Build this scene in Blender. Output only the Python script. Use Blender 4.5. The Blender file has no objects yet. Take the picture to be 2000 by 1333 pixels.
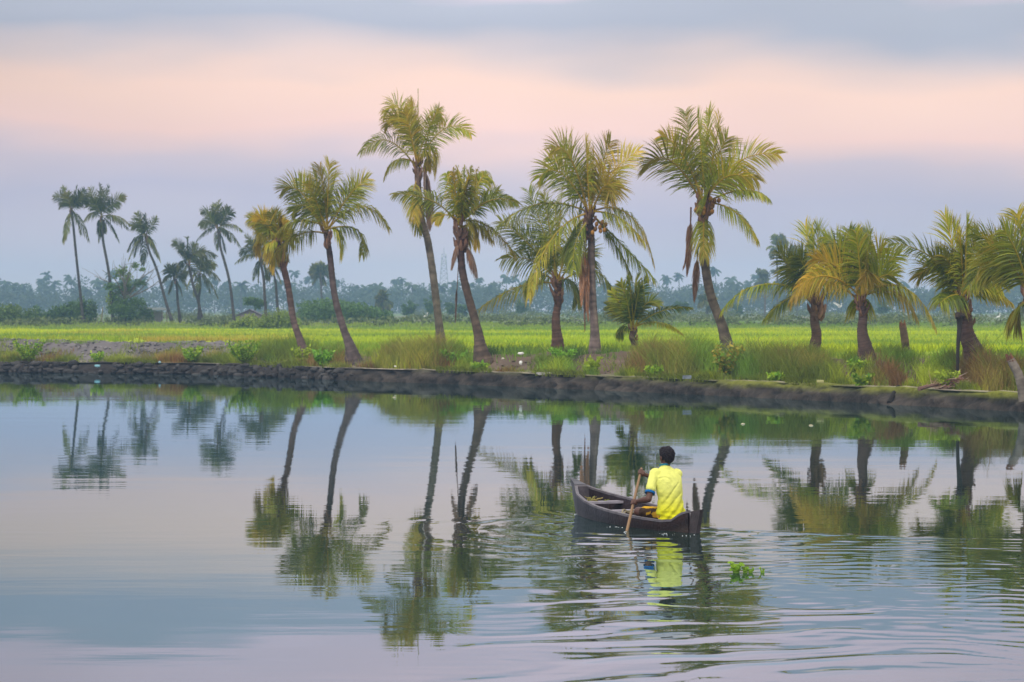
import bpy, bmesh, math, random
import numpy as np
from mathutils import Vector, Matrix

# ------------------------------------------------------------------ camera, sky, light
F, H, YH = 5400.0, 2.6, 604.0          # focal length in photo pixels, eye height over the water, horizon row
HAZE_D = .00055                         # haze density per metre
sc = bpy.context.scene
cam_d = bpy.data.cameras.new("camera"); cam = bpy.data.objects.new("camera", cam_d)
sc.collection.objects.link(cam); sc.camera = cam
cam.location = (0, 0, H); cam.rotation_euler = (math.radians(90), 0, 0)
cam_d.sensor_width = 36; cam_d.lens = F / 2000 * 36
cam_d.shift_y = -(666.5 - YH) / 2000
cam_d.clip_start = .5; cam_d.clip_end = 9000
cam_d.dof.use_dof = True; cam_d.dof.focus_distance = 33.5; cam_d.dof.aperture_fstop = 6.3

sc.view_settings.view_transform = 'Standard'; sc.view_settings.look = 'None'
sc.view_settings.exposure = 0.06; sc.view_settings.gamma = 1
sc.cycles.max_bounces = 6; sc.cycles.volume_bounces = 1; sc.cycles.transparent_max_bounces = 8
sc.cycles.use_denoising = True

def srgb(r, g, b):
    f = lambda c: (c/255/12.92) if c/255 <= .04045 else ((c/255+.055)/1.055)**2.4
    return (f(r), f(g), f(b), 1)

SUN_EL, SUN_AZ = math.radians(42), math.radians(205)     # sun behind the photographer, a little to the left
w = bpy.data.worlds.new("World"); sc.world = w; w.use_nodes = True
nt = w.node_tree; nt.nodes.clear(); N = nt.nodes.new; L = nt.links.new
def mth(op, a, b=None, c=None, tree=None):
    t = tree or nt
    n = t.nodes.new('ShaderNodeMath'); n.operation = op
    for i, v in enumerate((a, b, c)):
        if v is None: continue
        if isinstance(v, (int, float)): n.inputs[i].default_value = v
        else: t.links.new(v, n.inputs[i])
    return n.outputs[0]
out = N('ShaderNodeOutputWorld')
sky = N('ShaderNodeTexSky'); sky.sky_type = 'NISHITA'; sky.sun_disc = False
sky.sun_elevation = SUN_EL; sky.sun_rotation = SUN_AZ
bg1 = N('ShaderNodeBackground'); bg1.inputs[1].default_value = .06; L(sky.outputs[0], bg1.inputs[0])
tc = N('ShaderNodeTexCoord'); sx = N('ShaderNodeSeparateXYZ'); L(tc.outputs['Generated'], sx.inputs[0])
X_, Y_, Z_ = sx.outputs
hor = mth('SQRT', mth('ADD', mth('MULTIPLY', X_, X_), mth('MULTIPLY', Y_, Y_)))
el = mth('DIVIDE', Z_, mth('MAXIMUM', hor, .001))                 # tangent of the elevation
az = mth('ARCTAN2', X_, Y_)
cv = N('ShaderNodeCombineXYZ'); L(mth('MULTIPLY', az, 9), cv.inputs[0]); L(mth('MULTIPLY', el, 34), cv.inputs[1])
nz = N('ShaderNodeTexNoise'); nz.inputs['Scale'].default_value = 1.0; nz.inputs['Detail'].default_value = 2.5
nz.inputs['Roughness'].default_value = .45
L(cv.outputs[0], nz.inputs['Vector'])
nzc = mth('SUBTRACT', nz.outputs[0], .5)
sag = mth('MULTIPLY', mth('SINE', mth('ADD', mth('MULTIPLY', az, 9), .4)), .0035)
elw = mth('ADD', mth('ADD', el, mth('MULTIPLY', nzc, .038)), sag)
fr = mth('ADD', mth('MULTIPLY', elw, 1/.30), 0)                   # 0 .. 0.30 tangent
def ramp(fac, stops, tree=None):
    t = tree or nt
    r = t.nodes.new('ShaderNodeValToRGB'); t.links.new(fac, r.inputs[0])
    e = r.color_ramp.elements
    while len(e) < len(stops): e.new(.5)
    for i, (p, c) in enumerate(stops): e[i].position = p; e[i].color = c
    return r.outputs[0]
def yv(y): return (YH - y) / F / .30
SKY = [(0.0, srgb(212,200,203)), (yv(500), srgb(203,193,205)), (yv(400), srgb(191,184,204)), (yv(330), srgb(208,192,203)),
       (yv(255), srgb(250,210,200)), (yv(165), srgb(255,216,199)), (yv(110), srgb(224,203,200)), (yv(38), srgb(178,181,197)),
       (yv(-12), srgb(184,187,202)), (yv(-46), (.92,.70,.80,1)), (yv(-140), (1.15,.82,.90,1)), (yv(-330), (1.25,.95,1.06,1)),
       (yv(-620), (.95,.95,1.12,1))]
cc = ramp(fr, SKY)
# broad lighter and darker patches of the cloud sheet
cv2 = N('ShaderNodeCombineXYZ'); L(mth('MULTIPLY', az, 5), cv2.inputs[0]); L(mth('MULTIPLY', el, 13), cv2.inputs[1]); cv2.inputs[2].default_value = 4.3
nz2 = N('ShaderNodeTexNoise'); nz2.inputs['Scale'].default_value = 1.6; nz2.inputs['Detail'].default_value = 1.5; L(cv2.outputs[0], nz2.inputs['Vector'])
edge = mth('MULTIPLY', mth('MINIMUM', mth('ABSOLUTE', az), .35), -.95)
val = mth('ADD', mth('ADD', 1.19, edge), mth('MULTIPLY', mth('SUBTRACT', nz2.outputs[0], .5), .34))
mul = N('ShaderNodeVectorMath'); mul.operation = 'SCALE'; L(cc, mul.inputs[0]); L(val, mul.inputs['Scale'])
# the unseen upper sky: bright thin overcast
hi = ramp(mth('MULTIPLY', el, 1/1.2), [(.22, (0,0,0,1)), (.75, (1,1,1,1))])
mx = N('ShaderNodeMix'); mx.data_type = 'RGBA'
L(hi, mx.inputs[0]); L(mul.outputs[0], mx.inputs[6]); mx.inputs[7].default_value = (1.42, 1.36, 1.27, 1)
bg2 = N('ShaderNodeBackground'); bg2.inputs[1].default_value = 1.0; L(mx.outputs[2], bg2.inputs[0])
ms = N('ShaderNodeMixShader'); ms.inputs[0].default_value = .93
L(bg1.outputs[0], ms.inputs[1]); L(bg2.outputs[0], ms.inputs[2]); L(ms.outputs[0], out.inputs[0])

sun_d = bpy.data.lights.new("sun", 'SUN'); sun_d.energy = 1.5; sun_d.angle = math.radians(14); sun_d.color = (1, .93, .80)
sun = bpy.data.objects.new("sun", sun_d); sc.collection.objects.link(sun)
sd = Vector((math.sin(SUN_AZ)*math.cos(SUN_EL), math.cos(SUN_AZ)*math.cos(SUN_EL), math.sin(SUN_EL)))
sun.rotation_euler = sd.to_track_quat('Z', 'Y').to_euler()

# ------------------------------------------------------------------ helpers
R = np.random.default_rng(7)
def P(px, py, D): return np.array([(px-1000)*D/F, D, H-(py-YH)*D/F])
def nrm(v):
    v = np.asarray(v, float); n = np.linalg.norm(v, axis=-1, keepdims=True); return v/np.maximum(n, 1e-9)
def sstep(a, b, x):
    t = np.clip((np.asarray(x, float)-a)/(b-a), 0, 1); return t*t*(3-2*t)
def vnoise(x, y, seed=0):
    x = np.asarray(x, float); y = np.asarray(y, float)
    xi = np.floor(x).astype(np.int64); yi = np.floor(y).astype(np.int64); fx = x-xi; fy = y-yi
    fx = fx*fx*fx*(fx*(fx*6-15)+10); fy = fy*fy*fy*(fy*(fy*6-15)+10)
    def h(a, b):
        n = (a*374761393 + b*668265263 + seed*982451653) & 0xffffffff
        n = ((n ^ (n >> 13))*1274126177) & 0xffffffff
        return ((n ^ (n >> 16)) & 0xffff)/65535.0
    return (h(xi,yi)*(1-fx)+h(xi+1,yi)*fx)*(1-fy)+(h(xi,yi+1)*(1-fx)+h(xi+1,yi+1)*fx)*fy
def fbm(x, y, seed=0, o=4):
    s = 0; a = .5; t = 0
    for i in range(o): s = s+a*vnoise(x*2**i, y*2**i, seed+i*17); t += a; a *= .5
    return s/t

def tag(o, label=None, cat=None, group=None, kind=None):
    if label: o['label'] = label
    if cat: o['category'] = cat
    if group: o['group'] = group
    if kind: o['kind'] = kind
    return o
def thing(name, label, cat, loc, group=None):
    o = bpy.data.objects.new(name, None); sc.collection.objects.link(o)
    o.location = Vector(loc); o.empty_display_size = .2
    return tag(o, label, cat, group)
class MB:
    """collects pieces (world coordinates) into one mesh"""
    def __init__(s): s.v = []; s.f = []; s.c = []; s.n = 0
    def add(s, v, f, c=None):
        v = np.asarray(v, float).reshape(-1, 3); s.v.append(v)
        s.f.append(np.asarray(f, np.int64)+s.n)
        c = np.ones((len(v), 3))*.5 if c is None else np.broadcast_to(np.asarray(c, float), (len(v), 3))
        s.c.append(c); s.n += len(v)
    def build(s, name, m, parent=None, smooth=False, mod=None):
        if not s.v: return None
        v = np.concatenate(s.v); c = np.concatenate(s.c)
        if parent is not None: org = np.array(parent_origin(parent))
        else: org = np.array([v[:,0].mean(), v[:,1].mean(), v[:,2].min()])
        me = bpy.data.meshes.new(name)
        me.vertices.add(len(v)); me.vertices.foreach_set('co', (v-org).astype(np.float32).ravel())
        sizes = []; loops = []
        for f in s.f:
            if f.size == 0: continue
            sizes.append(np.full(len(f), f.shape[1])); loops.append(f.ravel())
        sizes = np.concatenate(sizes); loops = np.concatenate(loops)
        me.loops.add(len(loops)); me.loops.foreach_set('vertex_index', loops.astype(np.int32))
        me.polygons.add(len(sizes))
        st = np.concatenate([[0], np.cumsum(sizes)[:-1]])
        me.polygons.foreach_set('loop_start', st.astype(np.int32))
        me.polygons.foreach_set('use_smooth', np.full(len(sizes), smooth))
        me.update(calc_edges=True)
        a = me.color_attributes.new('Col', 'FLOAT_COLOR', 'POINT')
        a.data.foreach_set('color', np.concatenate([c, np.ones((len(c), 1))], 1).astype(np.float32).ravel())
        me.materials.append(m); me.validate()
        o = bpy.data.objects.new(name, me); sc.collection.objects.link(o)
        if parent is None: o.location = Vector(org)
        else: o.parent = parent
        return o
def parent_origin(p):
    l = np.array(p.location)
    return l + parent_origin(p.parent) if p.parent else l

def tube(mb, pts, rad, col=(.5,.5,.5), n=8, cap=True):
    pts = np.asarray(pts, float); k = len(pts); rad = np.broadcast_to(np.asarray(rad, float), (k,))
    t = nrm(np.gradient(pts, axis=0)); ref = np.array([0,0,1.]) if abs(t[0][2]) < .9 else np.array([0,1.,0])
    a = nrm(np.cross(t, ref)); b = np.cross(t, a)
    th = np.linspace(0, 2*np.pi, n, endpoint=False)
    v = pts[:,None] + rad[:,None,None]*(a[:,None]*np.cos(th)[None,:,None] + b[:,None]*np.sin(th)[None,:,None])
    i = np.arange(k-1)[:,None]*n; j = np.arange(n)[None]; j2 = (j+1) % n
    f = np.stack([i+j, i+j2, i+n+j2, i+n+j], -1).reshape(-1, 4)
    c = np.asarray(col, float)
    if c.ndim == 2: c = np.repeat(c, n, 0)
    mb.add(v.reshape(-1,3), f, c)
    if cap:
        for e, r_ in ((0, 0), (k-1, 1)):
            vv = np.concatenate([v[e], pts[e][None]]); ff = [[q, (q+1) % n, n] if r_ else [(q+1) % n, q, n] for q in range(n)]
            mb.add(vv, ff, c if c.ndim == 1 else c[e*n if e else 0])
def spline(pts, k=20):
    pts = np.asarray(pts, float); n = len(pts)
    if n == 2: return pts[0]+(pts[1]-pts[0])*np.linspace(0,1,k)[:,None]
    q = np.concatenate([[2*pts[0]-pts[1]], pts, [2*pts[-1]-pts[-2]]]); o = []
    for u in np.linspace(0, n-1-1e-9, k):
        i = int(u); t = u-i; p0, p1, p2, p3 = q[i:i+4]
        o.append(.5*((2*p1)+(-p0+p2)*t+(2*p0-5*p1+4*p2-p3)*t*t+(-p0+3*p1-3*p2+p3)*t**3))
    return np.array(o)
def box(mb, c, s, col=(.5,.5,.5), rot=None, jit=0):
    v = np.array([[x,y,z] for x in (-.5,.5) for y in (-.5,.5) for z in (-.5,.5)])*np.asarray(s, float)
    if jit: v = v + R.normal(0, jit, v.shape)
    if rot is not None: v = v @ np.array(Matrix.Rotation(rot[0], 3, rot[1])).T
    mb.add(v+np.asarray(c, float), [[0,1,3,2],[4,6,7,5],[0,4,5,1],[2,3,7,6],[0,2,6,4],[1,5,7,3]], col)
def hexa(mb, p, col=(.5,.5,.5)):      # eight corners: four bottom, four top
    mb.add(p, [[3,2,1,0],[4,5,6,7],[0,1,5,4],[1,2,6,5],[2,3,7,6],[3,0,4,7]], col)
_ico = {}
def ico(sub):
    if sub not in _ico:
        b = bmesh.new(); bmesh.ops.create_icosphere(b, subdivisions=sub, radius=1)
        _ico[sub] = (np.array([v.co[:] for v in b.verts]), np.array([[v.index for v in f.verts] for f in b.faces])); b.free()
    return _ico[sub]
def blob(mb, c, r, col=(.5,.5,.5), sub=2, rough=.15):
    v, f = ico(sub); k = R.uniform(0, 50, 3)
    d = 1+rough*(fbm(v[:,0]*1.6+k[0]+v[:,2], v[:,1]*1.6+k[1]-v[:,2]*.7, 3, 2)-.5)*2
    mb.add(v*d[:,None]*np.asarray(r, float)+np.asarray(c, float), f, col)

# ------------------------------------------------------------------ materials
def new_mat(name):
    m = bpy.data.materials.new(name); m.use_nodes = True; m.node_tree.nodes.clear()
    return m, m.node_tree, m.node_tree.nodes.new, m.node_tree.links.new
def col_mat(name, rough=.7, trans=0.0, nscale=3.0, namt=.35, bump=0.0, bscale=20.0, spec=.3, gain=1.0, detail=4):
    """base colour = the mesh's own colour attribute, broken up by noise"""
    m, t, N, L = new_mat(name)
    o = N('ShaderNodeOutputMaterial'); p = N('ShaderNodeBsdfPrincipled'); p.inputs['Roughness'].default_value = rough
    p.inputs['Specular IOR Level'].default_value = spec
    a = N('ShaderNodeAttribute'); a.attribute_name = 'Col'; tc = N('ShaderNodeTexCoord')
    nz = N('ShaderNodeTexNoise'); nz.inputs['Scale'].default_value = nscale; nz.inputs['Detail'].default_value = detail
    L(tc.outputs['Object'], nz.inputs['Vector'])
    k = mth('MULTIPLY', mth('ADD', 1.0, mth('MULTIPLY', mth('SUBTRACT', nz.outputs[0], .5, tree=t), namt*2, tree=t), tree=t), gain, tree=t)
    s = N('ShaderNodeVectorMath'); s.operation = 'SCALE'; L(a.outputs['Color'], s.inputs[0]); L(k, s.inputs['Scale'])
    L(s.outputs[0], p.inputs['Base Color'])
    if bump:
        n2 = N('ShaderNodeTexNoise'); n2.inputs['Scale'].default_value = bscale; n2.inputs['Detail'].default_value = 5
        L(tc.outputs['Object'], n2.inputs['Vector'])
        b = N('ShaderNodeBump'); b.inputs['Distance'].default_value = bump; L(n2.outputs[0], b.inputs['Height']); L(b.outputs[0], p.inputs['Normal'])
    if trans:
        tr = N('ShaderNodeBsdfTranslucent'); L(s.outputs[0], tr.inputs[0])
        mx = N('ShaderNodeMixShader'); mx.inputs[0].default_value = trans
        L(p.outputs[0], mx.inputs[1]); L(tr.outputs[0], mx.inputs[2]); L(mx.outputs[0], o.inputs[0])
    else: L(p.outputs[0], o.inputs[0])
    return m
M_FROND = col_mat('palm_leaf', .45, .30, 1.5, .25, spec=.4)
M_LEAF = col_mat('leaf', .55, .25, 1.2, .3)
M_GRASS = col_mat('grass_blade', .6, .30, .35, .25)
M_TRUNK = col_mat('palm_bark', .9, 0, 4, 1.1, .02, 14, detail=6)
M_BARK = col_mat('bark', .9, 0, 6, .4, .01, 20)
M_SOIL = col_mat('soil', .95, 0, 1.3, .35, .04, 5, detail=8)
M_STONE = col_mat('stone', .85, 0, 5, .7, .05, 9)
M_PAINT = col_mat('plain', .6, 0, 8, .12)
M_FAR = col_mat('far_leaf', .8, .15, .15, .3)
M_SKIN = col_mat('skin', .5, 0, 10, .12, spec=.4)
M_HAIR = col_mat('hair', .75, 0, 60, .3, .003, 160, spec=.3)

# water: fresnel mirror over a murky blue-green body
m, t, N, L = new_mat('water'); M_WATER = m
o_ = N('ShaderNodeOutputMaterial'); gl = N('ShaderNodeBsdfGlossy'); df = N('ShaderNodeBsdfDiffuse'); fn = N('ShaderNodeFresnel')
gl.inputs['Color'].default_value = (.75, .91, 1.0, 1); gl.inputs['Roughness'].default_value = .003
df.inputs['Color'].default_value = (.020, .034, .026, 1); fn.inputs['IOR'].default_value = 1.50
tcw = N('ShaderNodeTexCoord'); hs = None
for (sx_, sy_, sca, amp, z0) in ((.55, 1.5, 1.0, .0010, 0), (1.2, 4.6, 1.0, .00050, 7), (.12, .36, 1.0, .0042, 3)):
    mp = N('ShaderNodeMapping'); mp.inputs['Scale'].default_value = (sx_, sy_, 1); mp.inputs['Location'].default_value = (z0, z0*2, z0)
    L(tcw.outputs['Object'], mp.inputs[0]); nn = N('ShaderNodeTexNoise'); nn.inputs['Scale'].default_value = sca; nn.inputs['Detail'].default_value = 2
    L(mp.outputs[0], nn.inputs['Vector']); h_ = mth('MULTIPLY', nn.outputs[0], amp, tree=t)
    hs = h_ if hs is None else mth('ADD', hs, h_, tree=t)
bp = N('ShaderNodeBump'); bp.inputs['Distance'].default_value = 1.0; bp.inputs['Strength'].default_value = 1.0; L(hs, bp.inputs['Height'])
for q in (gl, fn, df): L(bp.outputs[0], q.inputs['Normal'])
mw = N('ShaderNodeMixShader'); L(fn.outputs[0], mw.inputs[0]); L(df.outputs[0], mw.inputs[1]); L(gl.outputs[0], mw.inputs[2]); L(mw.outputs[0], o_.inputs[0])

# ------------------------------------------------------------------ shoreline and terrain
WP = [(-600,720),(0,728),(400,731),(640,742),(900,751),(1200,763),(1450,775),(1740,789),(2000,804),(2600,840)]
wx = []; wy = []
for px, y in WP:
    D = F*H/(y-YH); wx.append((px-1000)*D/F); wy.append(D)
wx = [-900, -120] + wx + [30, 48, 900]; wy = [170, 140] + wy + [32, -60, -60]
wx = np.array(wx); wy = np.array(wy)
def Yw(X):
    X = np.asarray(X, float); s = 0
    for d in (-1.2, -.6, 0, .6, 1.2): s = s+np.interp(X+d, wx, wy)
    return s/5
def cosw(X):
    sl = (Yw(np.asarray(X)+1.5)-Yw(np.asarray(X)-1.5))/3; return 1/np.sqrt(1+sl*sl)
cx_px = [0, 380, 480, 600, 700, 950, 1100, 1300, 1500, 2000, 2600]
cx_z = [1.2, 1.12, 1.0, .90, .86, .98, 1.03, 1.08, 1.12, 1.18, 1.2]
def px_of(X): return 1000+F*np.asarray(X)/np.maximum(Yw(X), 8)
WALLZ = .44
def ground(X, Y):
    X = np.asarray(X, float); Y = np.asarray(Y, float)
    p = (Y-Yw(X))*cosw(X); cr = np.interp(px_of(X), cx_px, cx_z)
    lump = (fbm(X*.8, Y*.8, 5)-.5)
    cr = cr+lump*.35
    z = WALLZ+.03*lump+(cr-WALLZ)*sstep(.85, 3.2, p)
    z = z+(.75+lump*.1-z)*sstep(6, 24, p)
    z = z+(1.3+lump*.25-z)*sstep(250, 266, Y)
    return z
def hit(px, py, D0=None):
    X0 = None
    D = D0 or 55.0
    while D < 1200:
        x = (px-1000)*D/F
        if D > Yw(x)+.4 and YH+F*(H-ground(x, D))/D <= py: break
        D *= 1.002
    return D
def on(px, D):
    x = (px-1000)*D/F; return np.array([x, D, float(ground(x, D))])

gx = np.concatenate([-np.geomspace(600, 47, 30), np.arange(-46, 46, .35), np.geomspace(47, 600, 30)])
gs = np.concatenate([np.arange(-.05, 12, .22), np.geomspace(12.2, 1450, 95)])
GX, GS = np.meshgrid(gx, gs, indexing='ij'); GY = Yw(GX)+GS; GY = np.where(GS > 300, np.maximum(GY, 0)+0, GY)
GZ = ground(GX, GY); GP = (GY-Yw(GX))*cosw(GX); PXG = px_of(GX)
GZ = GZ+np.where((GP > .8) & (GP < 9), (fbm(GX*3, GY*3, 9)-.5)*.30, 0)
n1 = fbm(GX*.5, GY*.5, 21); n2 = fbm(GX*1.7, GY*1.7, 22); n3 = fbm(GX*.06, GY*.03, 23)
def C3(*a): return np.array(a, float)
def lerp(a, b, t):
    t = np.asarray(t)[..., None]; return a*(1-t)+b*t
path = lerp(C3(.30,.265,.215), C3(.16,.14,.11), n2); path = lerp(path, C3(.13,.17,.03), sstep(.52,.62,n1)*.8)
slope = lerp(C3(.085,.06,.045), C3(.17,.12,.085), n2)
grav = lerp(C3(.085,.075,.078), C3(.19,.175,.18), n2)
slope = lerp(slope, grav, sstep(540, 430, PXG))
fld = lerp(C3(.20,.32,.015), C3(.40,.46,.02), n3); fld = lerp(fld, C3(.20,.20,.05), sstep(.55,.7,n1)*.5)
col = lerp(path, slope, sstep(.6, 1.3, GP))
gfr = np.interp(PXG, [0, 430, 520, 640, 1000, 1400, 2000], [6.5, 6.0, 3.0, 3.2, 3.4, 3.0, 3.0])
col = lerp(col, fld, sstep(0, 1.2, GP-gfr+(n1-.5)*2))
scr = lerp(C3(.09,.09,.06), C3(.10,.15,.05), n1)
far = lerp(C3(.10,.18,.05), C3(.17,.15,.12), sstep(.45,.6, fbm(GX*.015, GY*.05, 31)))
col = lerp(col, scr, sstep(248, 258, GY)); col = lerp(col, far, sstep(268, 280, GY))
mb = MB(); nx, ns = GX.shape
idx = np.arange(nx*ns).reshape(nx, ns)
fc = np.stack([idx[:-1,:-1], idx[1:,:-1], idx[1:,1:], idx[:-1,1:]], -1).reshape(-1, 4)
mb.add(np.stack([GX,GY,GZ], -1), fc, col.reshape(-1,3))
tag(mb.build('ground', M_SOIL, smooth=True), kind='structure')

# water sheet: real waves where the canoe and its paddle disturb it
BU = nrm(np.array([-.349, .937, 0])); BV = np.array([-BU[1], BU[0], 0])     # canoe forward and port
wxs = np.concatenate([-np.geomspace(700, 8, 40), np.arange(-7.9, 9.5, .055), np.geomspace(9.6, 700, 45)])
wys = np.concatenate([np.linspace(-80, 14, 12), np.arange(14.1, 38, .042), np.geomspace(38.1, 175, 60)])
WX, WY = np.meshgrid(wxs, wys, indexing='ij')
def waves(x, y):
    wn1 = fbm(x*.35, y*.35, 41, 3)-.5; wn2 = fbm(x*.9+9, y*.9, 42, 3)-.5; wn3 = fbm(x*1.1, y*1.1+5, 43, 2); wn4 = fbm(x*2.1, y*1.6, 45, 2)
    r = np.hypot(x-3.05, (y-17.6)) + wn1*2.3+wn2*1.0
    xl = .50-(32.5-y)*.05
    top = np.where(x > 2, 33.0-(x-2)*.52, 34.6)+wn1*.8                 # far edge of the disturbed water
    inside = sstep(.35, -.5, y-top)
    env = sstep(-.8, 1.2, x-xl+wn1*.8)*inside
    right = sstep(1.2, 3.4, x-.1*(28-y))
    e1 = env*(1-.95*right)*(.35+1.2*sstep(.3,.7,wn3))*(.8+.5*sstep(27,19,y))
    s1 = np.sin(2*np.pi*r/.95); h = .0038*e1*np.exp(1.7*(s1-1))
    h = h+.0005*env*np.sin(2*np.pi*(r*1.0+wn2*.6)/.37+1)*(.4+.8*wn3)
    # fine broken ripples to the right of the wake
    r2 = np.hypot((x-3.3)*.8, y-19.2)+wn1*1.1+wn2*.35; pt = sstep(.38,.62,fbm(x*.7,y*1.5,44,3))
    h = h+right*inside*(.00060*pt*np.sin(2*np.pi*r2/.42)+.00026*(1-.6*pt)*np.sin(2*np.pi*(x*.55+y*.83+wn2*.5)/.27)+.00026*wn4*np.sin(2*np.pi*(-x*.5+y*.86+wn1)/.33))
    h = h+.0016*np.exp(-((y-top+.25)/.13)**2)*sstep(1.8,2.4,x)*sstep(9,4,x)
    # hull and paddle ripples
    for (cx, cy, lam, a, d) in ((1.35, 32.35, .34, .0030, 1.4), (1.2, 32.9, .55, .0034, 2.2), (2.25, 31.9, .5, .0026, 2.0), (.75, 35.7, .30, .0022, .9), (1.75, 32.0, .42, .0026, 1.2)):
        q = np.hypot(x-cx, (y-cy)*.8)+wn2*.30; h = h+.62*a*np.sin(2*np.pi*q/lam)*np.exp(-(q/d)**2)*inside
    dn = np.array([(x-2.143)*-.934+(y-32.05)*-.358])[0]; al = (x-2.143)*-.358+(y-32.05)*.934
    h = h+.0016*np.sin(2*np.pi*(dn+wn2*.25+al*.12)/.30)*np.exp(-((dn-.45)/.55)**2)*sstep(-.5,.2,al)*sstep(4.2,3.4,al)*(.3+1.3*wn3)
    # cross chop where the wake meets the paddle ripples
    h = h+.0015*env*(1-right)*(.3+1.2*wn3)*np.sin(2*np.pi*(x*.8+y*.35+wn1*1.5+wn2*.5)/.55)*sstep(21,26,y)
    return h
mb = MB(); nx, ns = WX.shape; idx = np.arange(nx*ns).reshape(nx, ns)
fc = np.stack([idx[:-1,:-1], idx[1:,:-1], idx[1:,1:], idx[:-1,1:]], -1).reshape(-1, 4)
mb.add(np.stack([WX,WY,waves(WX,WY)], -1), fc, (.1,.15,.16))
wobj = mb.build('water', M_WATER, smooth=True); tag(wobj, kind='structure')

# ------------------------------------------------------------------ vegetation makers
GREEN = C3(.055,.095,.007); LIME = C3(.31,.35,.014); GOLD = C3(.60,.39,.035); BROWN = C3(.24,.12,.055); GREY = C3(.26,.21,.19)
def frond_into(mb, C, V, T, n=44, LL=.85, roll=.6, droop=.35, yel=.3, wid=.045, t0=.16, stalk=.03, dead=False, rr=None, bunch=1.0, dark=1.0, orange=0):
    C, V, T = map(lambda a: np.asarray(a, float), (C, V, T)); K = 2*V-.5*(C+T)
    u = np.linspace(0, 1, 12)[:,None]; pts = (1-u)**2*C+2*u*(1-u)*K+u*u*T
    stc = lerp(LIME, GOLD, np.clip(.35+yel, 0, 1)) if not dead else BROWN
    tube(mb, pts, np.linspace(stalk, .006, 12), np.asarray(stc)*.9*dark, n=4, cap=False)
    t = np.linspace(t0, 1, n)+R.uniform(-.4/n, .4/n, n); t = np.clip(t, 0, 1)[:,None]
    pos = (1-t)**2*C+2*t*(1-t)*K+t*t*T; tan = nrm(2*(1-t)*(K-C)+2*t*(T-K))
    ref = np.array([0,0,1.]); S = np.cross(tan, ref); sl = np.linalg.norm(S, axis=1, keepdims=True)
    alt = np.array([math.cos(roll*3), math.sin(roll*3), 0]); S = nrm(S+alt*(sl < .25)*.6); Nn = np.cross(S, tan)
    S2 = S*math.cos(roll)+Nn*math.sin(roll); N2 = -S*math.sin(roll)+Nn*math.cos(roll)
    tt = t[:,0]
    prof = np.interp(tt, [0,.2,.4,.7,.9,1], [.5,.8,1,.88,.55,.38])*LL
    for side in (-1, 1):
        fwd = np.interp(tt, [0,.5,1], [.35,.7,1.7])[:,None]*bunch
        d0 = nrm(side*S2+tan*fwd+N2*.25+R.normal(0, .13, (n,3)))
        ln = prof*R.uniform(.82, 1.12, n); q = [pos]; dirs = []
        for j in range(3):
            d = nrm(d0+np.array([0,0,-1.])*droop*(j*.9+.25)+R.normal(0,.03,(n,3))); dirs.append(d)
            q.append(q[-1]+d*(ln/3)[:,None])
        wv = nrm(np.cross(d0, N2)+R.normal(0,.45,(n,3)))*wid*.5
        tp = [.55,1,.75,.08]; vs = []
        for j in range(4): vs += [q[j]-wv*tp[j], q[j]+wv*tp[j]]
        v = np.stack(vs, 1); b = (np.arange(n)*8)[:,None,None]
        f = (b+np.array([[0,1,3,2],[2,3,5,4],[4,5,7,6]])[None]).reshape(-1,4)
        yy = np.clip(yel+.35*(tt-.5)+R.normal(0,.14,n), 0, 1)
        if dead: c = lerp(lerp(BROWN, GREY, np.clip(R.uniform(-.2,1,n), 0, 1)), C3(.58,.24,.07)*np.ones((n,3)), orange*R.uniform(.4,1,n))
        else:
            c = np.where((yy < .5)[:,None], lerp(GREEN, LIME, np.clip(yy*2,0,1)), lerp(LIME, GOLD, np.clip(yy*2-1,0,1)))
        c = c*R.uniform(.75,1.2,(n,1))*dark
        c = np.repeat(c[:,None], 8, 1)
        if not dead: c[:,6:] = c[:,6:]*.5+GOLD*dark*.5*min(1, .5+yel)
        mb.add(v.reshape(-1,3), f, c.reshape(-1,3))

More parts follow.
